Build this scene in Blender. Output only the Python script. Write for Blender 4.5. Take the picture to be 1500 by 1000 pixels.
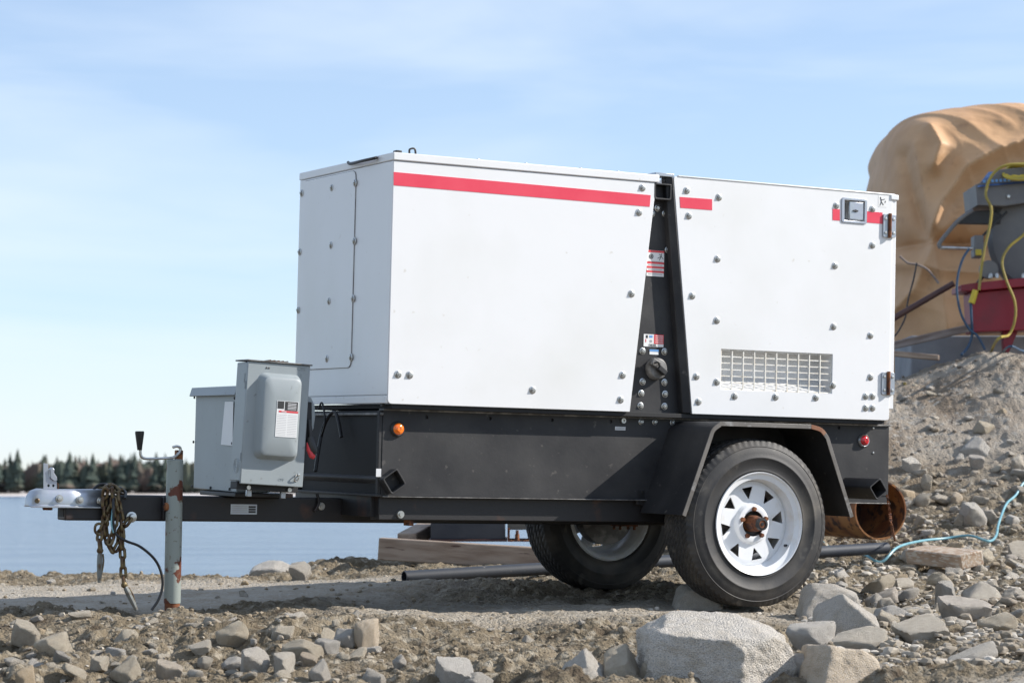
import bpy, bmesh, math, random
import numpy as np
from mathutils import Vector, Matrix, noise as mnoise
random.seed(7); rng = np.random.default_rng(11)
scene = bpy.context.scene
for o in list(bpy.data.objects): bpy.data.objects.remove(o)
col = scene.collection
PI = math.pi

# ------------------------------------------------------------------ camera, sky, sun, exposure
F = 3616.0; PITCH = math.atan(212/F)
cp, sp = math.cos(PITCH), math.sin(PITCH)
CAMM = np.array([[1, 0, 0], [0, sp, cp], [0, -cp, sp]])          # (right, down, forward) -> world
RL = np.array([[0.88023, -0.47299, 0.02314], [0.04206, 0.02941, -0.99797], [0.47191, 0.88018, 0.04578]])
u_, s_, v_ = np.linalg.svd(RL); RL = u_ @ v_
TL = np.array([-.4585, .2226, 9.0774])
RW = CAMM @ RL
H = 0.475
CAM = np.array([0, 0, H]); TW = CAMM @ TL + CAM
TM = Matrix([list(RW[0])+[TW[0]], list(RW[1])+[TW[1]], list(RW[2])+[TW[2]], [0, 0, 0, 1]])   # trailer frame: x rearwards, y to the far side, z up

cd = bpy.data.cameras.new('camera'); cam = bpy.data.objects.new('camera', cd); col.objects.link(cam)
cam.location = (0, 0, H); cam.rotation_euler = (PI/2+PITCH, 0, 0)
cd.sensor_width = 36; cd.lens = 36*F/1500; cd.clip_end = 6000; cd.clip_start = .1
cd.dof.use_dof = True; cd.dof.focus_distance = 9.1; cd.dof.aperture_fstop = 6.3
scene.camera = cam
scene.render.resolution_x = 1024; scene.render.resolution_y = 682

sl = RW @ np.array([2.2, -1.0, 1.62]); sl /= np.linalg.norm(sl)
SUN = Vector(sl)
sd = bpy.data.lights.new('sun', 'SUN'); sd.energy = 5.0; sd.angle = math.radians(.53); sd.color = (1, .95, .885)
so = bpy.data.objects.new('sun', sd); col.objects.link(so); so.rotation_euler = SUN.to_track_quat('Z', 'Y').to_euler(); so.location = (8, 0, 8)

W = bpy.data.worlds.new('World'); scene.world = W; W.use_nodes = True
nt = W.node_tree; nt.nodes.clear()
def N(t, typ, **k):
    n = t.nodes.new(typ)
    for a, b in k.items(): setattr(n, a, b)
    return n
out = N(nt, 'ShaderNodeOutputWorld'); bg = N(nt, 'ShaderNodeBackground'); bg.inputs[1].default_value = .122
sky = N(nt, 'ShaderNodeTexSky', sky_type='NISHITA', sun_disc=False)
sky.sun_elevation = math.asin(SUN.z); sky.sun_rotation = math.atan2(SUN.x, SUN.y)
sky.altitude = 300; sky.air_density = 1.0; sky.dust_density = .25; sky.ozone_density = 2.0
tc = N(nt, 'ShaderNodeTexCoord'); mp = N(nt, 'ShaderNodeMapping'); mp.inputs['Scale'].default_value = (3.0, 3.0, 14.0); mp.inputs['Rotation'].default_value = (.12, .1, 0)
nz = N(nt, 'ShaderNodeTexNoise'); nz.inputs['Scale'].default_value = 1.3; nz.inputs['Detail'].default_value = 5; nz.inputs['Distortion'].default_value = .4
rp = N(nt, 'ShaderNodeValToRGB'); rp.color_ramp.elements[0].position = .42; rp.color_ramp.elements[1].position = .75
rp.color_ramp.elements[0].color = (.26, .26, .26, 1); rp.color_ramp.elements[1].color = (.85, .85, .85, 1)
mx = N(nt, 'ShaderNodeMix', data_type='RGBA')
mx.inputs[7].default_value = (5.4, 6.1, 6.9, 1)
hs = N(nt, 'ShaderNodeHueSaturation'); hs.inputs['Saturation'].default_value = 1.0
tn = N(nt, 'ShaderNodeMix', data_type='RGBA', blend_type='MULTIPLY'); tn.inputs[0].default_value = 1; tn.inputs[7].default_value = (.90, .955, 1.08, 1)
L = nt.links.new
L(tc.outputs['Generated'], mp.inputs[0]); L(mp.outputs[0], nz.inputs[0]); L(nz.outputs[0], rp.inputs[0]); L(rp.outputs[0], mx.inputs[0])
L(sky.outputs[0], hs.inputs['Color']); L(hs.outputs[0], tn.inputs[6]); L(tn.outputs[2], mx.inputs[6]); L(mx.outputs[2], bg.inputs[0]); L(bg.outputs[0], out.inputs[0])
scene.view_settings.view_transform = 'Standard'; scene.view_settings.look = 'None'
scene.view_settings.exposure = .42; scene.view_settings.gamma = 1; scene.view_settings.use_curve_mapping = False
scene.render.engine = 'CYCLES'

# ------------------------------------------------------------------ placement helpers
def camray(u, v): return np.array([(u-750)/F, (v-500)/F, 1.0])
def locray(u, v):
    d = RL.T @ camray(u, v); o = RL.T @ (-TL); return o, d
def S(u, v, y=0.0):                       # point of the trailer's side plane (local y) seen at a photo pixel
    o, d = locray(u, v); t = (y-o[1])/d[1]; p = o+t*d; return Vector((p[0], y, p[2]))
def FR(u, v, x=0.0):                      # same on a cross plane (local x)
    o, d = locray(u, v); t = (x-o[0])/d[0]; p = o+t*d; return Vector((x, p[1], p[2]))
def WY(u, v, Y):                          # world point at world distance Y
    d = CAMM @ camray(u, v); t = Y/d[1]; return Vector(CAM+t*d)

# ------------------------------------------------------------------ noise
def _h(ix, iy, iz, s):
    n = (ix.astype(np.int64)*374761393 + iy.astype(np.int64)*668265263 + iz.astype(np.int64)*2147483647 + s*1274126177) & 0xffffffff
    n = ((n ^ (n >> 13))*1274126177) & 0xffffffff
    n = (n ^ (n >> 16)) & 0xffff
    return n/32767.5-1
def vn(x, y, z=None, s=0):
    if z is None: z = np.zeros_like(x)
    x0, y0, z0 = np.floor(x), np.floor(y), np.floor(z); fx, fy, fz = x-x0, y-y0, z-z0
    fx = fx*fx*(3-2*fx); fy = fy*fy*(3-2*fy); fz = fz*fz*(3-2*fz); r = 0
    for a in (0, 1):
        for b in (0, 1):
            for c in (0, 1):
                r = r+_h(x0+a, y0+b, z0+c, s)*(fx if a else 1-fx)*(fy if b else 1-fy)*(fz if c else 1-fz)
    return r
def vn2(x, y, s=0):
    x0, y0 = np.floor(x), np.floor(y); fx, fy = x-x0, y-y0; z = np.zeros_like(x0)
    fx = fx*fx*(3-2*fx); fy = fy*fy*(3-2*fy)
    return (_h(x0, y0, z, s)*(1-fx)+_h(x0+1, y0, z, s)*fx)*(1-fy)+(_h(x0, y0+1, z, s)*(1-fx)+_h(x0+1, y0+1, z, s)*fx)*fy
def fbm2(x, y, o=4, s=0, g=.5):
    r = 0; a = 1
    for i in range(o):
        c, sn = math.cos(i*.9), math.sin(i*.9)
        r = r+a*vn2((x*c-y*sn)*2**i+i*7.3, (x*sn+y*c)*2**i+i*3.1, s+i); a *= g
    return r
def fbm3(x, y, z, o=4, s=0, g=.5):
    r = 0; a = 1
    for i in range(o): r = r+a*vn(x*2**i+i*5.3, y*2**i+i*9.1, z*2**i+i*2.7, s+i); a *= g
    return r
def sst(a, b, x): t = np.clip((x-a)/(b-a), 0, 1); return t*t*(3-2*t)

# ------------------------------------------------------------------ ground heights
def base_h(x, y):
    lf = sst(-1.7, -.4, x)
    h = (.018+.027*lf)*sst(9.6, 11.2, y)+(-.045+.095*lf)*sst(11.3, 13, y)
    h = h - .035*np.exp(-((x+1.2)/.9)**2-((y-7.2)/.8)**2)*1.0
    h = h + .05*fbm2(x*.55, y*.45, 2, 40)*sst(10.8, 9.5, y)*sst(3, 6.5, y)*.5
    h = h+.035*np.exp(-((x+.3)/1.0)**2-((y-10.5)/.55)**2)
    h = h-.13*sst(8.7, 6.4, y+.35*vn2(x*1.3, x*0+5, 44))*sst(1.6, .7, x)
    # mound on the right
    crest = 16.0
    m = sst(12.7, 15.9, y+.25*vn2(x*1.2, y*.3, 61))*sst(.2, 1.9, x-.12*(y-14))
    h = h+1.19*(.90+.10*sst(2.5, 3.1, x))*m*(1+.05*vn2(x*.9, y*.9, 60))
    h = h+.05*sst(.9, 2.0, x)*sst(10.6, 12.6, y)*(1-m)
    # land ends at the bank above the lake
    edge = 13.5+.5*sst(-.9, .2, x)+.35*vn2(x*1.1, x*0+2., 50)+12*sst(1.2, 3.5, x)+.2*np.abs(np.minimum(x+1.5, 0))
    h = h-3.2*sst(0, 3.2, y-edge)
    return h
def roughness(x, y):
    # smooth packed sand strip against crumbly clay
    s1 = sst(9.75, 10.3, y+.25*vn2(x*.8, y*.8, 70))*sst(12.1, 11.5, y+.3*vn2(x*.9, y*1.2, 71))*sst(.3, -.9, x)      # strip left
    s2 = sst(8.6, 8.95, y+.12*vn2(x*1.5, y*2, 72))*sst(10.2, 9.7, y)*sst(-.9, -.4, x)*sst(1.3, .9, x)*.8
    s3 = sst(7.2, 6.5, y+.2*vn2(x*2, y*2, 73))*sst(1.05, 1.35, x)
    sm = np.clip(s1+s2+s3, 0, 1)
    return 1-sm, sm
def ground_h(x, y, fine=True):
    h = base_h(x, y)
    if not fine: return h
    r, sm = roughness(x, y)
    far = sst(60, 18, y)*sst(45, 12, np.abs(x))
    a = fbm2(x*2.2, y*2.2, 3, 1)*.020
    b = fbm2(x*11, y*11, 3, 5); b = np.abs(b)**.8*np.sign(b)*.021
    c = -np.abs(fbm2(x*26, y*26, 2, 9))*.022
    d = fbm2(x*42, y*42, 1, 14)*.009+a*.6
    e = fbm2(x*5.1, y*4.2, 2, 33)*.022*(1-.5*sst(11, 12.5, y))
    patch = .35+.65*sst(-.5, .6, fbm2(x*1.6, y*1.6, 2, 22))
    return h+far*(a*(.4+.6*r)+(e*(.15+.85*r)+(b+c+d)*(.10+.9*r*patch)))
def gh(x, y): return float(ground_h(np.array([float(x)]), np.array([float(y)]))[0])
_xs = np.linspace(4.2, 22, 1800)
def G(u, v, fine=True):                      # where the ray through a photo pixel meets the ground
    d = CAMM @ camray(u, v); t = _xs/d[1]
    P = CAM[None, :]+t[:, None]*d[None, :]
    g = ground_h(P[:, 0], P[:, 1], fine)
    i = np.argmax(P[:, 2] <= g)
    if P[i, 2] > g[i]: i = len(t)-1
    return Vector((P[i, 0], P[i, 1], g[i]))

# ------------------------------------------------------------------ materials
def mat(name, c, rough=.6, metal=0., c2=None, sc=6, lo=.4, hi=.65, bump=0, bsc=40, bd=.002, c3=None, sc3=60, det=5, lo3=.5, hi3=.6, rnd=0, coat=0, spec=.5, stretch=None, sd=0):
    m = bpy.data.materials.new(name); m.use_nodes = True; t = m.node_tree; b = t.nodes['Principled BSDF']
    b.inputs['Roughness'].default_value = rough; b.inputs['Metallic'].default_value = metal
    b.inputs['Coat Weight'].default_value = coat; b.inputs['Specular IOR Level'].default_value = spec
    tc = N(t, 'ShaderNodeTexCoord'); vec = tc.outputs['Object']
    if stretch:
        mpn = N(t, 'ShaderNodeMapping'); mpn.inputs['Scale'].default_value = stretch; t.links.new(vec, mpn.inputs[0]); vec = mpn.outputs[0]
    cur = None
    def mixc(A, colB, s, l, h, dd=det):
        n = N(t, 'ShaderNodeTexNoise'); n.inputs['Scale'].default_value = s; n.inputs['Detail'].default_value = dd
        t.links.new(vec, n.inputs[0])
        r = N(t, 'ShaderNodeMapRange'); r.inputs[1].default_value = l; r.inputs[2].default_value = h; t.links.new(n.outputs[0], r.inputs[0])
        x = N(t, 'ShaderNodeMix', data_type='RGBA'); t.links.new(r.outputs[0], x.inputs[0])
        if isinstance(A, tuple): x.inputs[6].default_value = (*A, 1)
        else: t.links.new(A, x.inputs[6])
        x.inputs[7].default_value = (*colB, 1); return x.outputs[2]
    cur = c
    if c2: cur = mixc(cur, c2, sc, lo, hi)
    if c3: cur = mixc(cur, c3, sc3, lo3, hi3, 3)
    if rnd:
        oi = N(t, 'ShaderNodeObjectInfo'); r = N(t, 'ShaderNodeMapRange'); r.inputs[3].default_value = 1-rnd; r.inputs[4].default_value = 1+rnd*.6
        t.links.new(oi.outputs['Random'], r.inputs[0]); h = N(t, 'ShaderNodeHueSaturation'); t.links.new(r.outputs[0], h.inputs['Value'])
        m2 = N(t, 'ShaderNodeMath', operation='FRACT'); m1 = N(t, 'ShaderNodeMath', operation='MULTIPLY'); m1.inputs[1].default_value = 17.3
        t.links.new(oi.outputs['Random'], m1.inputs[0]); t.links.new(m1.outputs[0], m2.inputs[0])
        r2 = N(t, 'ShaderNodeMapRange'); r2.inputs[3].default_value = .6; r2.inputs[4].default_value = 1.35; t.links.new(m2.outputs[0], r2.inputs[0]); t.links.new(r2.outputs[0], h.inputs['Saturation'])
        if isinstance(cur, tuple): h.inputs['Color'].default_value = (*cur, 1)
        else: t.links.new(cur, h.inputs['Color'])
        cur = h.outputs[0]
    if isinstance(cur, tuple): b.inputs['Base Color'].default_value = (*cur, 1)
    else: t.links.new(cur, b.inputs['Base Color'])
    if bump:
        n = N(t, 'ShaderNodeTexNoise'); n.inputs['Scale'].default_value = bsc; n.inputs['Detail'].default_value = 6; t.links.new(vec, n.inputs[0])
        bp = N(t, 'ShaderNodeBump'); bp.inputs['Strength'].default_value = bump; bp.inputs['Distance'].default_value = bd
        t.links.new(n.outputs[0], bp.inputs['Height']); t.links.new(bp.outputs[0], b.inputs['Normal'])
    return m
M = {}
M['white'] = mat('white_paint', (.765, .765, .765), .38, 0, (.70, .70, .68), 2.2, .45, .8, .22, 3.2, .006, c3=(.60, .57, .52), sc3=26, lo3=.70, hi3=.80, coat=.15)
M['whiterim'] = mat('rim_paint', (.78, .79, .80), .35, 0, (.66, .62, .55), 14, .55, .8, .1, 40, .001)
M['black'] = mat('black_paint', (.021, .021, .023), .55, 0, (.045, .044, .044), 5, .4, .7, .3, 90, .0012, c3=(.12, .11, .10), sc3=30, lo3=.67, hi3=.8, spec=.35)
M['edge'] = mat('worn_edge', (.10, .095, .09), .45, .2, (.22, .21, .20), 20, .45, .6, .2, 60, .001)
M['fendlip'] = mat('fender_lip', (.09, .085, .08), .45, .2, (.17, .16, .15), 20, .45, .6, .2, 60, .001)
M['red'] = mat('red_tape', (.72, .045, .085), .35, 0, (.76, .07, .11), 5)
M['redpaint'] = mat('red_machine_paint', (.24, .010, .024), .45, 0, (.16, .016, .024), 6, .5, .75, .1, 30, .002)
M['steel'] = mat('zinc_steel', (.55, .55, .53), .32, .9, (.36, .34, .31), 40, .5, .7, .2, 80, .001)
M['gal'] = mat('galvanized', (.40, .43, .46), .36, .75, (.38, .40, .46), 25, .4, .65, .3, 70, .001)
M['hook'] = mat('hook_steel', (.20, .21, .20), .5, .5, (.12, .09, .06), 40, .5, .65)
M['grey'] = mat('grey_enamel', (.30, .335, .345), .42, 0, (.27, .30, .31), 5, .4, .7, .12, 30, .001, c3=(.20, .21, .20), sc3=40, lo3=.68, hi3=.76)
M['rust'] = mat('rust', (.16, .055, .022), .85, .1, (.30, .12, .045), 12, .4, .65, .6, 70, .002, c3=(.07, .03, .02), sc3=35)
M['jack'] = mat('jack_paint', (.30, .335, .31), .5, .1, (.13, .042, .025), 13, .555, .575, .25, 90, .001, c3=(.17, .16, .12), sc3=60, lo3=.62, hi3=.70)
M['tongue'] = mat('tongue_paint', (.016, .015, .016), .5, 0, (.08, .035, .02), 7, .60, .75, .3, 70, .0015)
M['chain'] = mat('chain_metal', (.20, .155, .08), .45, .6, (.10, .06, .035), 40, .4, .6, .3, 200, .001)
M['rubber'] = mat('tyre_rubber', (.024, .023, .023), .62, 0, (.085, .075, .062), 6, .47, .70, .35, 120, .001, c3=(.12, .11, .095), sc3=16, lo3=.62, hi3=.78)
M['cable'] = mat('black_cable', (.015, .015, .016), .4)
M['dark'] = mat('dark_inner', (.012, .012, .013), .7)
M['amber'] = mat('amber_lens', (1.0, .16, .008), .15, 0, (.95, .24, .02), 60, coat=.8)
M['redlens'] = mat('red_lens', (.65, .01, .02), .15, 0, (.45, .01, .015), 60, coat=.8)
M['paper'] = mat('white_label', (.75, .75, .74), .45)
M['blk'] = mat('black_print', (.03, .03, .03), .5)
M['redp'] = mat('red_print', (.65, .05, .06), .45)
M['bluep'] = mat('blue_print', (.12, .30, .60), .45)
M['txt'] = mat('small_print', (.33, .33, .34), .5)
M['txtw'] = mat('white_print', (.7, .7, .7), .5)
M['stamp'] = mat('embossed', (.24, .27, .28), .42)
M['wood'] = mat('weathered_wood', (.36, .285, .225), .85, 0, (.24, .175, .13), 5, .4, .65, .5, 25, .003, c3=(.10, .06, .045), sc3=9, lo3=.66, hi3=.74, stretch=(1, 6, 8))
M['woodl'] = mat('pale_wood', (.40, .27, .17), .85, 0, (.26, .17, .11), 5, .4, .65, .5, 25, .003, stretch=(1, 6, 8))
M['woodg'] = mat('grey_wood', (.27, .23, .21), .9, 0, (.16, .12, .10), 5, .4, .65, .5, 25, .003, stretch=(1, 6, 8))
M['pipe'] = mat('plastic_pipe', (.028, .034, .046), .6, 0, (.05, .055, .062), 6, .5, .7, .2, 60, .001, c3=(.30, .26, .21), sc3=18, lo3=.68, hi3=.74)  # whole pipe darkened in colour to stand in for the trailer's shade
M['pipem'] = mat('rusty_pipe', (.17, .06, .02), .8, .15, (.33, .15, .05), 7, .4, .6, .5, 50, .002, c3=(.06, .03, .02), sc3=20)
M['tarp'] = mat('tan_tarp', (.58, .345, .175), .6, 0, (.48, .275, .135), 2.0, .4, .65, .5, 12, .012, c3=(.42, .24, .12), sc3=7, lo3=.60, hi3=.75)
M['mgrey'] = mat('machine_grey', (.13, .13, .135), .5, 0, (.18, .175, .165), 4, .45, .7, .1, 20, .002)
M['mblue'] = mat('machine_blue', (.03, .07, .17), .5, 0, (.05, .12, .30), 9, .5, .6)
M['conc'] = mat('concrete', (.27, .28, .30), .85, 0, (.20, .21, .23), 4, .4, .65, .4, 40, .003)
M['yellow'] = mat('yellow_cord', (.55, .42, .03), .45, 0, (.40, .31, .05), 8)
M['ydark'] = mat('dull_yellow_cord', (.34, .26, .04), .5, 0, (.24, .19, .05), 8)
M['bluehose'] = mat('blue_hose', (.20, .40, .45), .4, 0, (.12, .30, .37), 12)
M['navy'] = mat('navy_cable', (.03, .07, .13), .5)
M['brownpole'] = mat('brown_steel', (.065, .032, .032), .55, .1, (.10, .05, .04), 8)
M['rock'] = mat('rock', (.70, .625, .51), .93, 0, (.60, .52, .41), 4.5, .38, .66, 1.0, 36, .016, c3=(.62, .595, .55), sc3=60, lo3=.52, hi3=.68, rnd=.18)
M['granite'] = mat('granite_rock', (.72, .66, .575), .93, 0, (.63, .56, .46), 3.5, .42, .68, 1.0, 40, .018, c3=(.27, .26, .25), sc3=70, lo3=.54, hi3=.62, rnd=.05)
M['rocktan'] = mat('tan_rock', (.52, .42, .30), .93, 0, (.42, .33, .23), 4, .4, .65, .9, 30, .010, c3=(.52, .47, .40), sc3=50, rnd=.12)
M['bark'] = mat('bark', (.07, .055, .045), .9)
M['fol'] = mat('spruce_foliage', (.026, .040, .030), .9, 0, (.055, .065, .040), .12, .4, .6, rnd=.25)
M['wire'] = mat('grille_wire', (.78, .76, .70), .5, 0, (.66, .60, .50), 30)
M['dust'] = mat('soil_crumbs', (.19, .15, .10), .95, 0, (.29, .24, .175), 9, .42, .6)

# ------------------------------------------------------------------ mesh helpers
class MB:
    def __init__(s): s.v = []; s.f = []
    def add(s, vs, fs):
        n = len(s.v); s.v += [Vector(p) for p in vs]; s.f += [tuple(i+n for i in f) for f in fs]; return s
    def box(s, x0, x1, y0, y1, z0, z1):
        return s.add([(x, y, z) for x in (x0, x1) for y in (y0, y1) for z in (z0, z1)],
                     [(0, 1, 3, 2), (4, 6, 7, 5), (0, 4, 5, 1), (2, 3, 7, 6), (0, 2, 6, 4), (1, 5, 7, 3)])
    def prism(s, poly, a, b, ax='y'):                                 # poly of (p, q) extruded along one axis
        n = len(poly)
        def mk(p, q, w): return {'y': (p, w, q), 'x': (w, p, q), 'z': (p, q, w)}[ax]
        vs = [mk(p, q, a) for p, q in poly]+[mk(p, q, b) for p, q in poly]
        fs = [tuple(range(n)), tuple(range(2*n-1, n-1, -1))]+[(i, i+n, (i+1) % n+n, (i+1) % n) for i in range(n)]
        return s.add(vs, fs)
    def tube(s, pts, r, n=10, closed=False, cap=True):
        pts = [Vector(p) for p in pts]; k = len(pts); rs = r if isinstance(r, (list, tuple)) else [r]*k
        up = None; vs = []
        for i, p in enumerate(pts):
            if closed: t = pts[(i+1) % k]-pts[i-1]
            else: t = pts[min(i+1, k-1)]-pts[max(i-1, 0)]
            t = t.normalized()
            if up is None: up = Vector((0, 0, 1)) if abs(t.z) < .9 else Vector((1, 0, 0))
            a = t.cross(up).normalized(); up = a.cross(t).normalized()
            for j in range(n):
                q = 2*PI*j/n; vs.append(p+rs[i]*(math.cos(q)*a+math.sin(q)*up))
        fs = []
        for i in range(k if closed else k-1):
            for j in range(n):
                i2 = (i+1) % k; fs.append((i*n+j, i*n+(j+1) % n, i2*n+(j+1) % n, i2*n+j))
        if not closed and cap: fs += [tuple(range(n-1, -1, -1)), tuple((k-1)*n+j for j in range(n))]
        return s.add(vs, fs)
    def cyl(s, a, b, r, r2=None, n=20): return s.tube([a, b], [r, r if r2 is None else r2], n)
    def lathe(s, prof, c, ax, n=48, closed=False):                     # prof: (radius, offset along ax)
        c = Vector(c); ax = Vector(ax).normalized(); u = ax.orthogonal().normalized(); w = ax.cross(u); k = len(prof); vs = []
        for j in range(n):
            q = 2*PI*j/n; e = math.cos(q)*u+math.sin(q)*w
            vs += [c+e*r+ax*h for r, h in prof]
        fs = []
        for j in range(n):
            j2 = (j+1) % n
            for i in range(k if closed else k-1):
                i2 = (i+1) % k; fs.append((j*k+i, j2*k+i, j2*k+i2, j*k+i2))
        return s.add(vs, fs)
    def build(s, name, m, parent=None, bevel=0, seg=2, smooth=35, off=None):
        me = bpy.data.meshes.new(name); me.from_pydata(s.v, [], s.f); me.update()
        bm = bmesh.new(); bm.from_mesh(me); bmesh.ops.remove_doubles(bm, verts=bm.verts, dist=1e-6); bmesh.ops.recalc_face_normals(bm, faces=bm.faces); bm.to_mesh(me); bm.free()
        me.materials.append(m)
        if smooth: me.shade_smooth(); me.set_sharp_from_angle(angle=math.radians(smooth))
        o = bpy.data.objects.new(name, me); col.objects.link(o)
        if parent is not None: o.parent = parent
        if bevel:
            b = o.modifiers.new('bevel', 'BEVEL'); b.width = bevel; b.segments = seg; b.limit_method = 'ANGLE'; b.angle_limit = math.radians(40); b.harden_normals = False
        return o
def boolean(o, cutters):
    for c in cutters:
        cu = c.build('cutter', M['dark'], o, smooth=0)
        m = o.modifiers.new('cut', 'BOOLEAN'); m.object = cu; m.solver = 'EXACT'; m.operation = 'DIFFERENCE'
        if o.modifiers[0].type == 'BEVEL':
            o.modifiers.move(len(o.modifiers)-1, 0)
        bpy.context.view_layer.update()
        bev = [x for x in o.modifiers if x.type == 'BEVEL']
        for x in bev: x.show_viewport = False
        dg = bpy.context.evaluated_depsgraph_get(); dg.update()
        me = bpy.data.meshes.new_from_object(o.evaluated_get(dg)); 
        for x in bev: x.show_viewport = True
        o.modifiers.remove(m); o.data = me
        bpy.data.objects.remove(cu)
    o.data.set_sharp_from_angle(angle=math.radians(35))
def tag(o, label=None, cat=None, group=None, kind=None):
    if label: o['label'] = label
    if cat: o['category'] = cat
    if group: o['group'] = group
    if kind: o['kind'] = kind
    return o
def empty(name, label, cat, group=None, mw=None, loc=None):
    o = bpy.data.objects.new(name, None); o.empty_display_size = .1; col.objects.link(o)
    if mw is not None: o.matrix_world = mw
    if loc is not None: o.location = loc
    tag(o, label, cat, group); return o
def inst(src, parent, loc, rot=None, scale=None, name=None):
    o = src.copy(); col.objects.link(o); o.parent = parent; o.location = loc
    if rot is not None: o.rotation_euler = rot
    if scale is not None: o.scale = scale
    return o
def spline(pts, n=8, closed=False):
    pts = [Vector(p) for p in pts]; k = len(pts); out = []
    for i in range(k if closed else k-1):
        if closed: a, b, c, d = pts[i-1], pts[i], pts[(i+1) % k], pts[(i+2) % k]
        else: a, b, c, d = pts[max(i-1, 0)], pts[i], pts[i+1], pts[min(i+2, k-1)]
        for j in range(n):
            t = j/n; out.append(.5*((2*b)+(c-a)*t+(2*a-5*b+4*c-d)*t*t+(3*b-a-3*c+d)*t**3))
    if not closed: out.append(pts[-1])
    return out
def arr_mesh(name, V, Fc, m, attrs=None, smooth=True):
    me = bpy.data.meshes.new(name); nf = len(Fc); k = Fc.shape[1]
    me.vertices.add(len(V)); me.vertices.foreach_set('co', np.ascontiguousarray(V, dtype=np.float32).ravel())
    me.loops.add(nf*k); me.loops.foreach_set('vertex_index', np.ascontiguousarray(Fc, dtype=np.int32).ravel())
    me.polygons.add(nf); me.polygons.foreach_set('loop_start', np.arange(0, nf*k, k, dtype=np.int32))
    me.update(calc_edges=True)
    if smooth: me.polygons.foreach_set('use_smooth', np.ones(nf, dtype=bool))
    for a, d in (attrs or {}).items():
        at = me.attributes.new(a, 'FLOAT', 'POINT'); at.data.foreach_set('value', d.astype(np.float32))
    me.materials.append(m); return me

# ------------------------------------------------------------------ ground sheet
def axis(dense0, dense1, step, lo, hi, g=1.18):
    a = list(np.arange(dense0, dense1, step)); d = step; x = a[-1]
    while x < hi: d *= g; x += d; a.append(x)
    d = step; x = dense0; b = []
    while x > lo: d *= g; x -= d; b.append(x)
    return np.array(b[::-1]+a)
gx = axis(-2.9, 4.2, .0105, -60, 60); 
gy = np.concatenate([axis(5.0, 14.2, .0125, -40, 14.2)[:-1], np.arange(14.2, 17, .03), 17+np.cumsum(.03*1.12**np.arange(50))])
gy = gy[gy < 120]
X, Y = np.meshgrid(gx, gy); Z = ground_h(X.ravel(), Y.ravel())
_, sm = roughness(X.ravel(), Y.ravel())
mo = sst(.25, .8, base_h(X.ravel(), Y.ravel()))
nxg, nyg = len(gx), len(gy); ii = (np.arange(nyg-1)[:, None]*nxg+np.arange(nxg-1)[None, :]).ravel()
quads = np.stack([ii, ii+1, ii+1+nxg, ii+nxg], 1)
gm = bpy.data.materials.new('ground_soil'); gm.use_nodes = True; t = gm.node_tree; b = t.nodes['Principled BSDF']; b.inputs['Roughness'].default_value = .95; b.inputs['Specular IOR Level'].default_value = .2
def nn(scale, det=6):
    n = N(t, 'ShaderNodeTexNoise'); n.inputs['Scale'].default_value = scale; n.inputs['Detail'].default_value = det; t.links.new(tcg.outputs['Object'], n.inputs[0]); return n
def mr(src, a, b_):
    r = N(t, 'ShaderNodeMapRange'); r.inputs[1].default_value = a; r.inputs[2].default_value = b_; t.links.new(src, r.inputs[0]); return r.outputs[0]
def mixn(f, A, B):
    x = N(t, 'ShaderNodeMix', data_type='RGBA'); t.links.new(f, x.inputs[0])
    for i, q in ((6, A), (7, B)):
        if isinstance(q, tuple): x.inputs[i].default_value = (*q, 1)
        else: t.links.new(q, x.inputs[i])
    return x.outputs[2]
tcg = N(t, 'ShaderNodeTexCoord'); at1 = N(t, 'ShaderNodeAttribute', attribute_name='sand'); at2 = N(t, 'ShaderNodeAttribute', attribute_name='mound')
c1 = mixn(mr(nn(2.3).outputs[0], .4, .62), (.145, .115, .075), (.215, .175, .12))
c1 = mixn(mr(nn(24).outputs[0], .5, .68), c1, (.33, .29, .225))
c1 = mixn(mr(nn(11).outputs[0], .56, .7), c1, (.095, .072, .048))
cs = mixn(mr(nn(5).outputs[0], .4, .65), (.40, .355, .29), (.32, .27, .205))
cs = mixn(mr(nn(60).outputs[0], .5, .7), cs, (.44, .41, .36))
cm = mixn(mr(nn(1.6).outputs[0], .4, .62), (.34, .295, .24), (.21, .165, .12))
cm = mixn(mr(nn(20).outputs[0], .52, .66), cm, (.36, .33, .285))
cc = mixn(at1.outputs['Fac'], c1, cs); cc = mixn(at2.outputs['Fac'], cc, cm)
t.links.new(cc, b.inputs['Base Color'])
bn = N(t, 'ShaderNodeBump'); bn.inputs['Strength'].default_value = 1.0; bn.inputs['Distance'].default_value = .02; t.links.new(nn(75, 8).outputs[0], bn.inputs['Height']); t.links.new(bn.outputs[0], b.inputs['Normal'])
me = arr_mesh('ground', np.stack([X.ravel(), Y.ravel(), Z], 1), quads, gm, {'sand': sm, 'mound': mo})
ground = bpy.data.objects.new('ground', me); col.objects.link(ground); tag(ground, 'sandy construction ground rising to a dirt mound', kind='structure')

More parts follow.
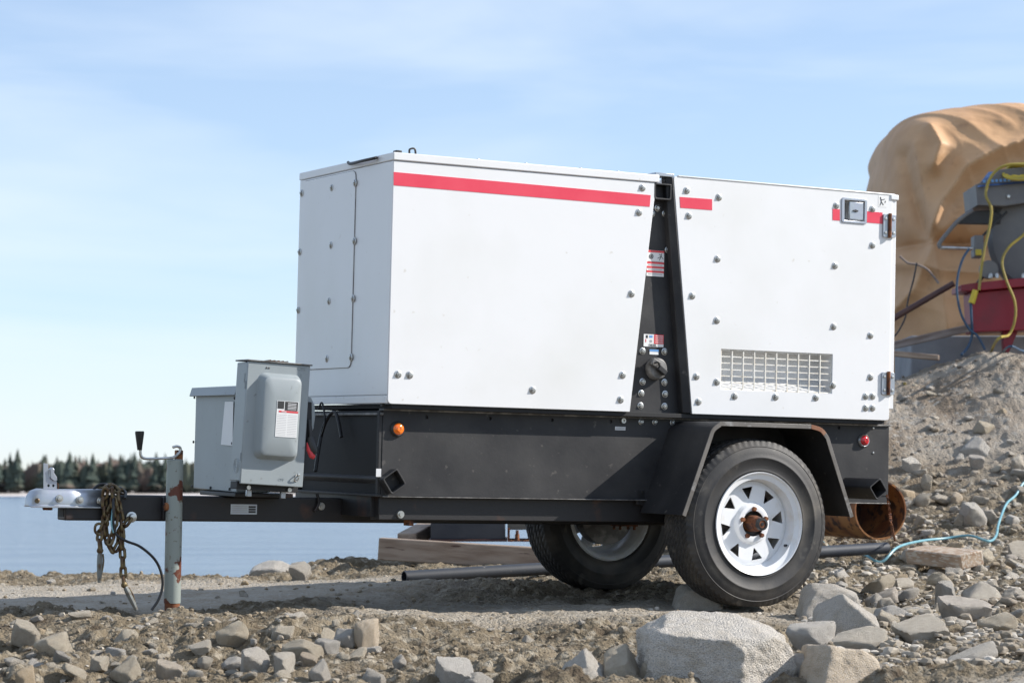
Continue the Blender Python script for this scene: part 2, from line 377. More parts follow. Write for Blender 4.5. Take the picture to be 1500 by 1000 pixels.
# lake and far shore
WZ = -2.25
wm = bpy.data.materials.new('lake_water'); wm.use_nodes = True; t = wm.node_tree; b = t.nodes['Principled BSDF']
b.inputs['Base Color'].default_value = (.07, .115, .18, 1); b.inputs['Roughness'].default_value = .18; b.inputs['IOR'].default_value = 1.33
tcg = N(t, 'ShaderNodeTexCoord'); mpp = N(t, 'ShaderNodeMapping'); mpp.inputs['Scale'].default_value = (.03, .5, 1); t.links.new(tcg.outputs['Object'], mpp.inputs[0])
n1 = N(t, 'ShaderNodeTexNoise'); n1.inputs['Scale'].default_value = 1.1; n1.inputs['Detail'].default_value = 5; t.links.new(mpp.outputs[0], n1.inputs[0])
bp = N(t, 'ShaderNodeBump'); bp.inputs['Strength'].default_value = 1; bp.inputs['Distance'].default_value = .55; t.links.new(n1.outputs[0], bp.inputs['Height']); t.links.new(bp.outputs[0], b.inputs['Normal'])
mbw = MB().add([(-3000, -200, WZ), (3000, -200, WZ), (3000, 900, WZ), (-3000, 900, WZ)], [(0, 1, 2, 3)])
tag(mbw.build('lake', wm), 'calm blue lake water', kind='structure')
snow = mat('shore_ice', (.66, .60, .56), .8, 0, (.50, .44, .38), .05, .45, .6)
sv = []; sf = []
n = 160
for i in range(n+1):
    x = -1600+3200*i/n; w = 6*math.sin(i*1.7)+4*math.sin(i*.63)
    sv += [(x, 690+w, WZ-.3), (x, 694+w, WZ+.15), (x, 712+w, WZ+.5), (x, 722+w, WZ+.6), (x, 900, WZ+1.2)]
for i in range(n):
    for j in range(4): a = i*5+j; sf.append((a, a+5, a+6, a+1))
tag(MB().add(sv, sf).build('far_shore', snow), 'strip of ice and snow along the far shore', kind='structure')
def conifer(mbc, x, y, z, h, r, rnd, lay=9):
    k = 9
    for i in range(lay):
        f = i/lay; zz = z+h*(.10+.90*f); rr = r*(1-f)**.85*(.75+.5*rnd.random()); hh = h*.22
        vs = [(x, y, min(zz+hh, z+h*(1+0.0*f)))]
        a0 = rnd.random()*6
        for j in range(k):
            q = a0+2*PI*j/k; e = rr*(.6+.7*rnd.random()); vs.append((x+math.cos(q)*e, y+math.sin(q)*e, zz-hh*.35*rnd.random()))
        mbc.add(vs, [(0, 1+j, 1+(j+1) % k) for j in range(k)])
R1 = random.Random(4)
folm = bpy.data.materials.new('far_forest'); folm.use_nodes = True; t = folm.node_tree; b = t.nodes['Principled BSDF']; b.inputs['Roughness'].default_value = .95; b.inputs['Specular IOR Level'].default_value = .1
tcg = N(t, 'ShaderNodeTexCoord')
f1 = mixn(mr(nn(.09).outputs[0], .42, .6), (.048, .066, .058), (.085, .092, .068)); f1 = mixn(mr(nn(.05, 3).outputs[0], .52, .62), f1, (.135, .105, .09)); t.links.new(f1, b.inputs['Base Color'])  # foliage colours lightened to stand in for haze across the lake
fm = MB()
for i in range(3600):
    x = R1.uniform(-430, 430); y = R1.uniform(728, 775); h = R1.uniform(8.8, 11.0)+.9*math.sin(x*.09)+.8*math.sin(x*.31)
    if R1.random() < .55:
        hh = h*.85
        for q in range(3): fm.lathe([(0, 0), (1.7, hh*.25), (2.0, hh*.55), (1.1, hh*.9), (0, hh)], (x+R1.uniform(-1.5, 1.5), y+R1.uniform(-1, 1), WZ+.7), (0, 0, 1), 6)
    else: conifer(fm, x, y, WZ+.8, h, R1.uniform(1.5, 2.8), R1, 6)
fme = bpy.data.meshes.new('far_forest'); fme.from_pydata([tuple(v) for v in fm.v], [], fm.f); fme.materials.append(folm)
fo = bpy.data.objects.new('far_forest', fme); col.objects.link(fo); tag(fo, 'dark far off forest along the lake', 'forest', kind='stuff')
for k, (u, vtop, lb) in enumerate([(15, 661, 'spruce top at the left end of the far shore'), (26, 656, 'tallest pointed spruce of the far tree line, near the left edge'), (64, 664, 'spruce on the far shore directly above the coupler latch lever'),
        (102, 660, 'round topped dark pine on the far shore just right of the coupler latch'), (136, 662, 'far spruce above the chain bundle on the tow bar'), (178, 665, 'far spruce left of the black crank grip'),
        (197, 660, 'far spruce behind the black crank grip'), (229, 661, 'far spruce above the horizontal crank arm'), (242, 662, 'far spruce immediately left of the jack tube top')]):
    P = WY(u, vtop, 727); e = empty('spruce_tree', lb, 'tree', 'tall spruces on the far shore', loc=(P.x, 727, WZ+.9)); h = P.z-WZ-.9
    c = MB(); conifer(c, 0, 0, 0, h, [1.8, 3.0, 2.3, 3.6, 2.9, 2.6, 2.2, 2.7, 2.4][k], R1, 11); c.build('crown', folm, e, smooth=0)
    MB().cyl((0, 0, -.3), (0, 0, h*.9), .22, .04, 7).build('trunk', M['bark'], e)

# ------------------------------------------------------------------ GENERATOR TRAILER
hh_, ww, LL = .9224, .8606, 2.297
T = empty('generator_trailer', 'white and black towable generator on one axle with a red stripe along its side', 'trailer', mw=TM.copy())
xa = S(961, 262).x; xb = S(922, 603).x                    # slanted end of the front housing
ya0 = S(986, 262).x; yb0 = S(1013, 607).x                 # slanted start of the rear housing
def rc(poly, idx, r, n=4):                                # round chosen corners of a polygon
    out = []; k = len(poly)
    for i, p in enumerate(poly):
        if i in idx:
            p = Vector((*p, 0)); a = Vector((*poly[i-1], 0)); c = Vector((*poly[(i+1) % k], 0))
            a = p+(a-p).normalized()*r; c = p+(c-p).normalized()*r
            for j in range(n+1):
                t_ = j/n; q = (1-t_)**2*a+2*t_*(1-t_)*p+t_*t_*c; out.append((q.x, q.y))
        else: out.append(tuple(p))
    return out
# --- front housing
zt = hh_-.03
fh = MB().prism([(.006, .004), (.006, zt), (xa-.004, zt), (xb-.004, .004)], .006, ww-.006).build('front_housing', M['white'], T, .002)
sp_ = rc([(.0, -.006), (.0, zt-.002), (xa, zt-.002), (xb, -.006)], (0,), .018)
MB().prism(sp_, -.003, .006).build('side_panel', M['white'], fh, .0015)
MB().box(-.004, xa+.012, -.008, ww+.008, zt, hh_).build('lid', M['white'], fh, .004, 3)
# front face: frame, two skins
MB().box(-.002, .006, .0, ww, .028, zt-.002).build('front_panel', M['white'], fh, .001)
MB().box(-.006, .006, .004, ww, -.004, .024).build('sill_strip', M['white'], fh, .002)
pa = FR(523, 250); pb = FR(516, 538); pc = FR(449, 268)
fp = rc([(pa.y, pb.z), (pc.y+.0, pb.z), (pc.y, pa.z), (pa.y, pa.z)], (0, 3), .03)
MB().prism(fp, -.0065, -.002, 'x').build('access_panel', M['white'], fh, .001)
sq = MB()                                                 # seam shadow gap round the access panel (rubber)
inn = fp; 
for i in range(len(fp)):
    a, b2 = fp[i], fp[(i+1) % len(fp)]
    sq.tube([(-.0025, a[0], a[1]), (-.0025, b2[0], b2[1])], .0022, 6)
sq.build('panel_seam', M['edge'], fh)
# bolts: one mesh for the side (looks towards -y), one for the front (-x)
def bolt_mesh(ax, r=.010, name='bolt', m=None):
    b = MB(); a = Vector(ax)
    b.lathe([(0, -.001), (r*1.45, -.001), (r*1.45, .0018), (r*1.05, .003)], (0, 0, 0), a, 20)
    b.lathe([(r*.9, .002), (r*.9, .0055), (r*.75, .0065), (0, .0065)], (0, 0, 0), a, 6)
    b.lathe([(r*.35, .006), (r*.35, .009), (0, .0095)], (0, 0, 0), a, 10)
    o = b.build(name, m or M['steel'], None); return o
bs = bolt_mesh((0, -1, 0)); bf = bolt_mesh((-1, 0, 0))
bolts_used = [0, 0]
def side_bolt(u, v, par, y=-.003, s=1.0):
    p = S(u, v, y); o = bs if bolts_used[0] == 0 else bs.copy()
    if bolts_used[0]: col.objects.link(o)
    bolts_used[0] += 1; o.parent = par; o.location = p; o.scale = (s,)*3; o.rotation_euler = (0, random.random()*2, 0)
def front_bolt(u, v, par, x=-.0065, s=1.0):
    p = FR(u, v, x); o = bf if bolts_used[1] == 0 else bf.copy()
    if bolts_used[1]: col.objects.link(o)
    bolts_used[1] += 1; o.parent = par; o.location = p; o.scale = (s,)*3
for u, v in [(941, 275), (936, 311), (925, 430), (912, 549), (909, 585), (780, 571), (583, 548), (600, 549)]: side_bolt(u, v, fh)
for u, v in [(486, 275), (520, 268), (485, 359), (519, 353), (482, 441), (517, 437), (479, 525), (514, 523)]: front_bolt(u, v, fh)
for u, v in [(442, 283), (439, 369), (437, 454)]: front_bolt(u, v, fh, -.003)
# stripe
def stripe(u0, v0a, v0b, u1, v1a, v1b, par, slant=0, y0=-.0042, u0b=None, u1b=None):
    a, b_, c, d = S(u0, v0a, -.003), S(u0b or u0, v0b, -.003), S(u1b or u1, v1b, -.003), S(u1, v1a, -.003)
    MB().prism([(a.x, a.z), (b_.x, b_.z), (c.x, c.z), (d.x, d.z)], y0, -.0028).build('red_stripe', M['red'], par)
e0 = S(576.5, 252, -.003)
stripe(576.5, 252, 271.5, 953, 286, 303, fh, u1b=951.5)
# lid handle and small top fittings
hp = [FR(510, 238, -.012), FR(514, 240, -.02), FR(530, 236, -.03), FR(548, 232, -.02), FR(551, 231, -.008)]
MB().tube(spline(hp, 5), .006, 8).build('lid_handle', M['cable'], fh)
MB().box(.02, .045, .02, .05, hh_, hh_+.012).build('top_fitting', M['blk'], fh, .003)
MB().tube(spline([(.075, .02, hh_), (.075, .02, hh_+.018), (.095, .02, hh_+.022), (.10, .02, hh_+.002)], 4), .004, 6).build('top_clip', M['blk'], fh)
for u in (700, 770, 850, 905):
    p = S(u, 240, .03); MB().cyl((p.x, .03, hh_), (p.x, .03, hh_+.006), .008, .006, 8).build('top_screw', M['steel'], fh)

# --- rear housing
xr = LL-.014
zr = hh_+.0
rh = MB().prism([(ya0+.006, .004), (ya0+.006-.0, zr-.004), (xr, zr-.004), (xr, .004)][0:1]+[(ya0+.004, zr-.004), (xr, zr-.004), (xr, .004), (yb0+.004, .004)], .006, ww-.006)
rh = MB().prism([(yb0+.004, .004), (ya0+.004, zr-.004), (xr, zr-.004), (xr, .004)], .008, ww-.006).build('rear_housing', M['white'], T, .002)
xe0 = S(1302, 600).x
rsp = rc([(yb0, -.006), (ya0, zr), (xe0, zr), (xe0, -.006)], (1, 3), .014)
rp_ = MB().prism(rsp, -.003, .008).build('side_panel', M['white'], rh, .0015)
v0 = S(1056, 511); v1 = S(1218, 576.5)
la = S(1236, 293); lb_ = S(1265, 325)
cutv = MB().box(v0.x, v1.x, -.05, .10, v1.z, v0.z); cutl = MB().box(la.x, lb_.x, -.05, .035, lb_.z, la.z)
boolean(rp_, [cutv, cutl]); boolean(rh, [MB().box(v0.x, v1.x, -.05, .10, v1.z, v0.z), MB().box(la.x, lb_.x, -.05, .035, lb_.z, la.z)])
MB().box(ya0+.02, xe0+.012, -.006, .01, zr-.001, zr+.006).build('top_rim', M['white'], rh, .003)
# vent grille
vg = MB().box(v0.x-.004, v1.x+.004, .0092, .0112, v0.z+.0005, v0.z+.004).build('vent_grille', M['wire'], T)
gb = None
nc, nr = 10, 6
for i in range(nc+1):
    x = v0.x+.003+(v1.x-v0.x-.006)*i/nc; q = MB().box(x-.0024, x+.0024, .002, .0042, v1.z-.001, v0.z+.001).build('grille_bar', M['wire'], vg)
for i in range(nr+1):
    z = v1.z+.003+(v0.z-v1.z-.006)*i/nr; q = MB().box(v0.x-.001, v1.x+.001, .0045, .0065, z-.0021, z+.0021).build('grille_bar', M['wire'], vg)
MB().add([(v0.x+.002, .02, v1.z+.004), (v1.x-.002, .02, v1.z+.004), (v1.x-.002, .098, v1.z+.05), (v0.x+.002, .098, v1.z+.05)], [(0, 1, 2, 3)]).build('inner_louvre', M['white'], vg)
for u, v in [(1006, 279), (1009, 316), (1014, 433), (1020, 551), (1023, 588), (1053, 289), (1051, 379), (1050, 469), (1050, 559), (1076, 580), (1136, 581), (1195, 582), (1220, 564),
             (1223, 389), (1221, 478), (1225, 301), (1278, 306), (1278, 359), (1275, 491), (1275, 552), (1268, 580), (1278, 580), (1268, 597), (1278, 597)]: side_bolt(u, v, rh)
stripe(995.5, 288.5, 304.5, 1043, 292, 308, rh, u0b=996.5)
stripe(1219.5, 306, 322.5, 1230, 306.8, 323.2, rh)
stripe(1269.5, 309.5, 326, 1292.5, 311.5, 328, rh)
# paddle latch
lt = MB(); fz = [(la.x-.014, la.z+.010), (lb_.x+.012, la.z+.010), (lb_.x+.012, lb_.z-.010), (la.x-.014, lb_.z-.010)]
lt.prism(rc(fz, (0, 1, 2, 3), .012), -.0075, -.003)
lt = lt.build('latch', M['gal'], rh, .0015); boolean(lt, [MB().box(la.x, lb_.x, -.05, .05, lb_.z, la.z)])
MB().box(la.x+.026, lb_.x-.002, -.004, .004, lb_.z+.004, la.z-.003).build('latch_paddle', M['gal'], rh, .004)
MB().box(la.x+.001, la.x+.025, .024, .034, lb_.z+.002, la.z-.002).build('latch_recess', M['dark'], rh)
pk = S(1253, 309, -.004); MB().cyl((pk.x, -.0065, pk.z), (pk.x, -.003, pk.z), .006, n=12).build('latch_key', M['blk'], rh)
MB().box(pk.x-.012, pk.x+.012, -.008, -.005, pk.z-.003, pk.z+.003).build('latch_slot', M['blk'], rh)
# rear door with hinges
xd0 = S(1304.5, 400).x; xd1 = LL+.006
rd = MB().box(xd0, xd1, .0, ww, S(1304, 599).z, zr-.016).build('rear_door', M['white'], T, .003)
MB().box(xd0-.010, xd1+.006, -.008, ww+.006, zr-.020, zr+.003).build('door_cap', M['white'], rd, .004)
for (uu, va, vb) in ((1302, 314, 348), (1300, 545, 578)):
    a = S(uu, va, -.006); b_ = S(uu, vb, -.006); xc = a.x
    hg = MB().prism(rc([(xc-.030, b_.z), (xc-.030, a.z), (xc+.034, a.z), (xc+.034, b_.z)], (0, 1, 2, 3), .008), -.011, -.0035).build('hinge', M['gal'], rd, .001)
    MB().cyl((xc+.001, -.014, b_.z-.001), (xc+.001, -.014, a.z+.003), .0075, n=12).build('hinge_pin', M['rust'], rd)
    for dx in (-.018, .022):
        for f_ in (.2, .8):
            z = b_.z+(a.z-b_.z)*f_; MB().lathe([(.0065, 0), (.006, .003), (0, .0045)], (xc+dx, -.011, z), (0, -1, 0), 12).build('hinge_screw', M['steel'], rd)
# small figure sticker at the top corner
sa, sb = S(1286, 286), S(1298, 304)
st = MB().box(sa.x, sb.x, -.0038, -.003, sb.z, sa.z).build('warning_sticker', M['paper'], rh)
fg = MB()
for p0, p1 in (((.25, .85), (.35, .45)), ((.35, .6), (.75, .7)), ((.35, .45), (.2, .12)), ((.35, .45), (.62, .2)), ((.8, .4), (.85, .55))):
    fg.tube([(sa.x+(sb.x-sa.x)*p0[0], -.0042, sb.z+(sa.z-sb.z)*p0[1]), (sa.x+(sb.x-sa.x)*p1[0], -.0042, sb.z+(sa.z-sb.z)*p1[1])], .0016, 6)
fg.build('sticker_figure', M['blk'], rh)

# --- centre post
pl = MB().prism([(xb-.05, -.01), (xa-.03, zr-.03), (ya0+.02, zr-.03), (yb0+.03, -.01)], .040, ww-.04).build('centre_post', M['black'], T)
a1, a2 = S(978, 300, .03), S(990, 602, .03)
# raised flange on the right, leaning with the housing edge
MB().add([(ya0-.030, .010, zr-.005), (ya0-.004, -.006, zr-.005), (yb0-.004, -.006, -.004), (yb0-.036, .010, -.004),
          (ya0-.030, .040, zr-.005), (ya0-.004, .040, zr-.005), (yb0-.004, .040, -.004), (yb0-.036, .040, -.004)],
         [(0, 1, 2, 3), (0, 4, 5, 1), (3, 2, 6, 7), (0, 3, 7, 4), (1, 5, 6, 2)]).build('flange', M['black'], pl, .003)
# lifting eye: a folded square loop
e1, e2 = S(958, 268, .0), S(983, 294, .0)
le = MB().prism(rc([(e1.x, e2.z), (e1.x, e1.z), (e2.x, e1.z), (e2.x, e2.z)], (0, 3), .01), -.004, .04).build('lifting_eye', M['black'], pl, .002)
boolean(le, [MB().prism(rc([(e1.x+.008, e2.z+.007), (e1.x+.008, e1.z-.006), (e2.x-.008, e1.z-.006), (e2.x-.008, e2.z+.007)], (0, 3), .008), -.05, .034)])
MB().box(e1.x+.004, e2.x+.01, -.004, .06, zr-.004, zr+.010).build('eye_cap', M['gal'], pl, .002)
for u, v in [(955, 313), (963, 305), (974, 313), (978, 366), (941, 514), (973, 515), (941, 559), (973, 560), (939, 576), (974, 577), (938, 594), (973, 595)]: side_bolt(u, v, pl, .040, .95)
def sticker(u0, v0_, u1, v1_, y, m, par, name='sticker', t_=.0012):
    a, b_ = S(u0, v0_, y), S(u1, v1_, y); return MB().box(a.x, b_.x, y-t_, y+.0005, b_.z, a.z).build(name, m, par), a, b_
Y0 = .0395
stk, a, b_ = sticker(947.5, 366, 972, 405.5, Y0, M['paper'], pl, 'warning_sticker')
def frac(a, b, fx, fz): return a.x+(b.x-a.x)*fx, b.z+(a.z-b.z)*fz
def band(a, b, x0, x1, z0, z1, y, m, par, name):
    p = frac(a, b, x0, z0); q = frac(a, b, x1, z1); return MB().box(p[0], q[0], y-.0006, y+.0003, p[1], q[1]).build(name, m, par)
yy = Y0-.0014
for z0 in (.92, .48, .31, .14): band(a, b_, 0, 1, z0, z0+.075, yy, M['redp'], pl, 'red_band')
for z0 in (.42, .25, .07, .56): band(a, b_, .1, .9, z0, z0+.02, yy, M['txt'], pl, 'print_line')
c_ = frac(a, b_, .25, .76); MB().lathe([(.0095, 0), (.0095, .001), (.0065, .001), (.0065, 0)], (c_[0], yy, c_[1]), (0, -1, 0), 20).build('sticker_symbol', M['blk'], pl)
MB().lathe([(.004, 0), (.004, .001), (0, .001)], (c_[0], yy, c_[1]), (0, -1, 0), 12).build('sticker_symbol', M['blk'], pl)
fg = MB()
for p0, p1 in (((.62, .70), (.82, .78)), ((.82, .78), (.86, .9)), ((.82, .78), (.72, .62)), ((.8, .8), (.95, .68)), ((.7, .86), (.82, .82))):
    p, q = frac(a, b_, *p0), frac(a, b_, *p1); fg.tube([(p[0], yy, p[1]), (q[0], yy, q[1])], .0012, 5)
fg.build('sticker_figure', M['blk'], pl)
stk, a, b_ = sticker(943, 489, 971.5, 508.5, Y0, M['paper'], pl, 'fuel_sticker')
band(a, b_, .52, 1, .25, 1, yy, M['redp'], pl, 'red_band')
for z0 in (.36, .53, .70, .86): band(a, b_, .58, .97, z0, z0+.05, yy-.0008, M['txtw'], pl, 'print_line')
band(a, b_, .28, .44, .72, .92, yy, M['bluep'], pl, 'sticker_symbol'); band(a, b_, .1, .2, .68, .92, yy, M['blk'], pl, 'sticker_symbol')
band(a, b_, .3, .42, .35, .55, yy, M['txt'], pl, 'sticker_symbol'); band(a, b_, .08, .12, .35, .6, yy, M['redp'], pl, 'sticker_symbol')
def text(s, loc, size, m, par, name, rz=0):
    cu = bpy.data.curves.new(name, 'FONT'); cu.body = s; cu.size = size; cu.extrude = .0003; cu.align_x = 'LEFT'
    o = bpy.data.objects.new(name, cu); col.objects.link(o); bpy.context.view_layer.update()
    me = bpy.data.meshes.new_from_object(o.evaluated_get(bpy.context.evaluated_depsgraph_get())); bpy.data.objects.remove(o)
    me.materials.clear(); me.materials.append(m); o = bpy.data.objects.new(name, me); col.objects.link(o); o.parent = par; o.location = loc; o.rotation_euler = (PI/2, 0, rz); return o
p = frac(a, b_, .25, .04); text('DIESEL', (p[0], yy-.0005, p[1]), .0125, M['blk'], pl, 'sticker_lettering')
stk, a, b_ = sticker(951.5, 511.5, 964.5, 519.5, Y0, M['paper'], pl, 'small_sticker'); band(a, b_, 0, 1, .6, 1, yy, M['bluep'], pl, 'blue_band')
# fuel cap
fc = S(961, 540, .03); cap = MB().lathe([(.043, 0), (.043, .022), (.038, .030), (.015, .033), (0, .033)], (fc.x, .040, fc.z), (0, -1, 0), 40).build('fuel_cap', M['edge'], T, .001)
q = MB(); ca, sa_ = math.cos(.6), math.sin(.6)
def rot2(px, pz): return (fc.x+px*ca+pz*sa_, fc.z-px*sa_*1+pz*ca)
q.prism([rot2(-.012, .010), rot2(.030, .010), rot2(.030, -.012), rot2(-.012, -.012)], -.012, .012); q.build('cap_grip', M['black'], cap, .003)
q = MB().prism([rot2(-.050, .016), rot2(-.012, .020), rot2(-.012, -.010), rot2(-.046, -.012)], -.008, .020).build('cap_hasp', M['edge'], cap, .003)
MB().tube(spline([(fc.x-.035, -.012, fc.z+.02), (fc.x-.022, -.02, fc.z+.024), (fc.x-.012, -.014, fc.z+.012)], 4), .004, 7).build('cap_latch', M['blk'], cap)

# --- black frame under the housings
YS = .060
xf0 = S(560, 650, YS).x; xf1 = S(1302, 660, YS).x
zb_ = S(700, 728, YS).z; zft = -.026
fr = MB().box(xf0+.004, xf1-.002, YS+.008, ww-.03, zb_+.002, zft-.006).build('frame', M['black'], T, .002)
sk = MB().box(xf0, xf1, YS, YS+.007, zb_, zft-.004).build('side_skin', M['black'], fr, .0015)
boolean(sk, [MB().cyl((S(u, v, YS).x, -.1, S(u, v, YS).z), (S(u, v, YS).x, YS+.03, S(u, v, YS).z), .0065, n=10) for u, v in ((625, 610.5), (718, 612.5), (809, 615), (895, 617), (1229, 626))])
MB().box(xf0-.003, xf1, YS-.008, YS+.03, zft-.004, zft+.003).build('top_rail', M['edge'], fr, .001)
MB().box(xf0+.01, LL-.03, .01, ww-.01, zft+.003, -.0065).build('gasket_rail', M['dark'], fr, .001)
MB().box(xf0, xf1, YS-.016, YS+.01, zb_-.004, zb_).build('bottom_flange', M['edge'], fr, .001)
# front: recessed black wall with side posts and lips
MB().box(xf0-.001, xf0+.003, YS+.002, ww-.02, zb_, zft-.004).build('front_wall', M['dark'], fr)
MB().box(xf0-.014, xf0-.001, YS+.002, YS+.022, zb_+.004, zft-.004).build('corner_post', M['black'], fr, .002)
MB().box(xf0-.014, xf0-.001, ww-.06, ww-.03, zb_+.004, zft-.004).build('corner_post', M['black'], fr, .002)
MB().box(xf0-.03, xf0-.001, .05, ww-.06, zb_-.003, zb_+.006).build('front_lip', M['black'], fr, .002)
MB().box(xf0-.012, xf0-.001, .05, ww-.06, zft-.022, zft-.012).build('front_rail', M['edge'], fr, .002)
p = FR(556, 590, -.003); MB().lathe([(.014, 0), (.012, .006), (0, .007)], (xf0-.002, p.y, p.z), (-1, 0, 0), 16).build('front_plug', M['blk'], fr)
for u, v in ((939, 618), (959, 618), (985, 619)): side_bolt(u, v, fr, YS, .8)
p = S(912, 616, YS); MB().lathe([(.010, 0), (.010, .01), (.006, .01), (.006, .004), (0, .004)], (p.x, YS, p.z), (0, -1, 0), 12).build('grommet', M['steel'], fr)
stk, a, b_ = sticker(901, 624.5, 916, 630, YS-.0005, M['txtw'], fr, 'data_plate')
for k in range(2): band(a, b_, .08, .92, .25+.35*k, .38+.35*k, YS-.002, M['txt'], fr, 'print_line')
stk, a, b_ = sticker(551, 686, 558, 698, YS-.003, M['txtw'], fr, 'data_plate')
# lamps
def lamp(u, v, r, lens, nm):
    p = S(u, v, YS); o = MB().lathe([(r*1.32, 0), (r*1.34, .006), (r*1.15, .012), (r*1.02, .011), (r*1.02, 0)], (p.x, YS, p.z), (0, -1, 0), 36).build(nm, M['blk'] if nm == 'amber_marker' else M['steel'], T)
    MB().lathe([(r*1.02, .004), (r*1.0, .012), (r*.8, .017), (r*.4, .020), (0, .0205)], (p.x, YS, p.z), (0, -1, 0), 36).build('lens', lens, o)
    MB().lathe([(r*.45, .0185), (r*.42, .0215), (r*.30, .0215), (r*.28, .0185)], (p.x, YS, p.z), (0, -1, 0), 24).build('lens_ring', lens, o)
lamp(582, 628, .0215, M['amber'], 'amber_marker'); lamp(1264.5, 645, .0205, M['redlens'], 'red_marker')
for u, v in ((1279, 627), (1279, 663)): p = S(u, v, YS); MB().lathe([(.005, 0), (.004, .003), (0, .004)], (p.x, YS, p.z), (0, -1, 0), 10).build('rivet', M['steel'], fr)
# rear corner post: darker recess strip
MB().box(S(1257, 650, YS).x, xf1, YS-.003, YS, zb_+.03, zb_+.032).build('seam', M['black'], fr)

# square tube stubs, turned on edge
def diamond_tube(u, v, y0, y1, half, ang, name, par=T):
    c = S(u, v, y0); t_ = .006
    o = MB(); ih = half-t_
    def ring(h): return [(c.x+h*math.cos(ang+k*PI/2+PI/4)*1.414, c.z+h*math.sin(ang+k*PI/2+PI/4)*1.414) for k in range(4)]
    A, B = rc(ring(half), (0, 1, 2, 3), .010), rc(ring(ih), (0, 1, 2, 3), .006)
    n = len(A); vs = [(x, y0, z) for x, z in A]+[(x, y0, z) for x, z in B]+[(x, y1, z) for x, z in A]+[(x, y1, z) for x, z in B]
    fs = []
    for i in range(n):
        j = (i+1) % n; fs += [(i, j, n+j, n+i), (i, j, 2*n+j, 2*n+i), (n+i, n+j, 3*n+j, 3*n+i), (2*n+i, 2*n+j, 3*n+j, 3*n+i)]
    return o.add(vs, fs).build(name, M['black'], par, .0015)
d1 = diamond_tube(578, 705, .02, ww, .036, .60, 'cross_tube')
d2 = diamond_tube(1287, 716, -.17, ww, .033, .62, 'cross_tube')

# --- tow bar
yb1, yb2 = .385, .475
za = S(600, 766, yb1); zt1 = S(300, 726.5, yb1); xt0 = S(95, 755, yb1).x
zbot, ztop = za.z, zt1.z
tg = MB().box(xt0, 1.75, yb1, yb2, zbot, ztop).build('tow_bar', M['tongue'], T, .006, 3)
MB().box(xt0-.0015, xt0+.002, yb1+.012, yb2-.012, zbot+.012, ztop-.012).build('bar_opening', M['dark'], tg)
for x0 in (.0, .42, .95, 1.35): MB().box(x0, x0+.06, .12, ww-.03, zbot+.03, zb_+.001).build('cross_member', M['tongue'], tg, .002)
MB().box(xf0+.004, 1.9, .085, .16, zbot+.021, zb_+.001).build('side_rail', M['tongue'], tg, .003)
MB().box(xf0+.02, 1.9, ww-.16, ww-.10, zbot+.012, zb_+.001).build('side_rail', M['tongue'], tg, .003)
for u, v in ((470, 741), (586, 753)):
    p = S(u, v, .085 if u > 500 else yb1); MB().lathe([(.016, 0), (.014, .008), (.008, .008), (.008, .014), (0, .014)], (p.x, p.y, p.z), (0, -1, 0), 14).build('bar_bolt', M['steel'], tg)
p = S(602, 765, .10); MB().box(p.x-.012, p.x+.012, .10, .14, p.z-.012, p.z+.014).build('bar_tab', M['rust'], tg, .002)
for u in (464, 528):
    p = S(u, 736, yb1); MB().tube(spline([S(u, 722, yb1-.01), S(u+3, 736, yb1-.012), S(u-3, 748, yb1-.01)], 5), .006, 8).build('loom_clip', M['tongue'], tg)
a, b_ = S(338, 738, yb1-.001), S(376, 753, yb1-.001)
tp = MB().box(a.x, b_.x, yb1-.002, yb1+.001, b_.z, a.z).build('data_plate', M['gal'], tg)
for k in range(4): band(a, b_, .06, .62, .16+k*.2, .22+k*.2, yb1-.0025, M['txt'], tg, 'print_line')
for k in range(3): band(a, b_, .68, .95, .15+k*.25, .34+k*.25, yb1-.0025, M['blk'], tg, 'print_block')
# coupler
ca0, ca1 = S(48, 742, yb1-.004), S(152, 742, yb1-.004)
zc0, zc1 = S(120, 742, yb1).z, S(120, 719, yb1).z
cx = xt0
cp_ = MB()
Lc = ca1.x; yc = (yb1+yb2)/2
secs = [(S(44, 741, yb1).x, .020, .006), (S(47, 735, yb1).x, .038, .035), (S(53, 735, yb1).x, .046, .055), (S(62, 735, yb1).x, .048, .063), (S(70, 735, yb1).x, .0485, .0625), (S(80, 735, yb1).x, .050, .062), (S(100, 735, yb1).x, .050, .062), (Lc, .050, .064)]
vs = []; fs = []
for (x, hw, hz) in secs:
    pr = [(-hw-.006, 0), (-hw, .004), (-hw, hz*.75), (-hw*.78, hz), (hw*.78, hz), (hw, hz*.75), (hw, .004), (hw+.006, 0)]
    vs += [(x, yc+a_, zc0+b2) for a_, b2 in pr]
for i in range(len(secs)-1):
    for j in range(7): a_ = i*8+j; fs.append((a_, a_+1, a_+9, a_+8))
fs.append(tuple(range(8))); cp_ = cp_.add(vs, fs).build('coupler', M['gal'], T, .003)
sm_ = cp_.modifiers.new('thick', 'SOLIDIFY'); sm_.thickness = .004
MB().box(S(44, 742, yb1).x, Lc, yc-.062, yc-.050, zc0-.004, zc0+.001).build('flange', M['gal'], cp_, .001)
for u, v in ((87, 730), (117, 732), (147, 733)):
    p = S(u, v, yc-.052); MB().lathe([(.0145, 0), (.014, .004), (.010, .004), (.009, .012), (0, .013)], (p.x, yc-.051, p.z), (0, -1, 0), 12).build('coupler_bolt', M['steel'], cp_)
p = S(55, 733, yc-.05); MB().lathe([(.010, 0), (.007, .008), (0, .009)], (p.x, yc-.045, p.z), (-.5, -1, 0), 14).build('socket_knob', M['chain'], cp_)
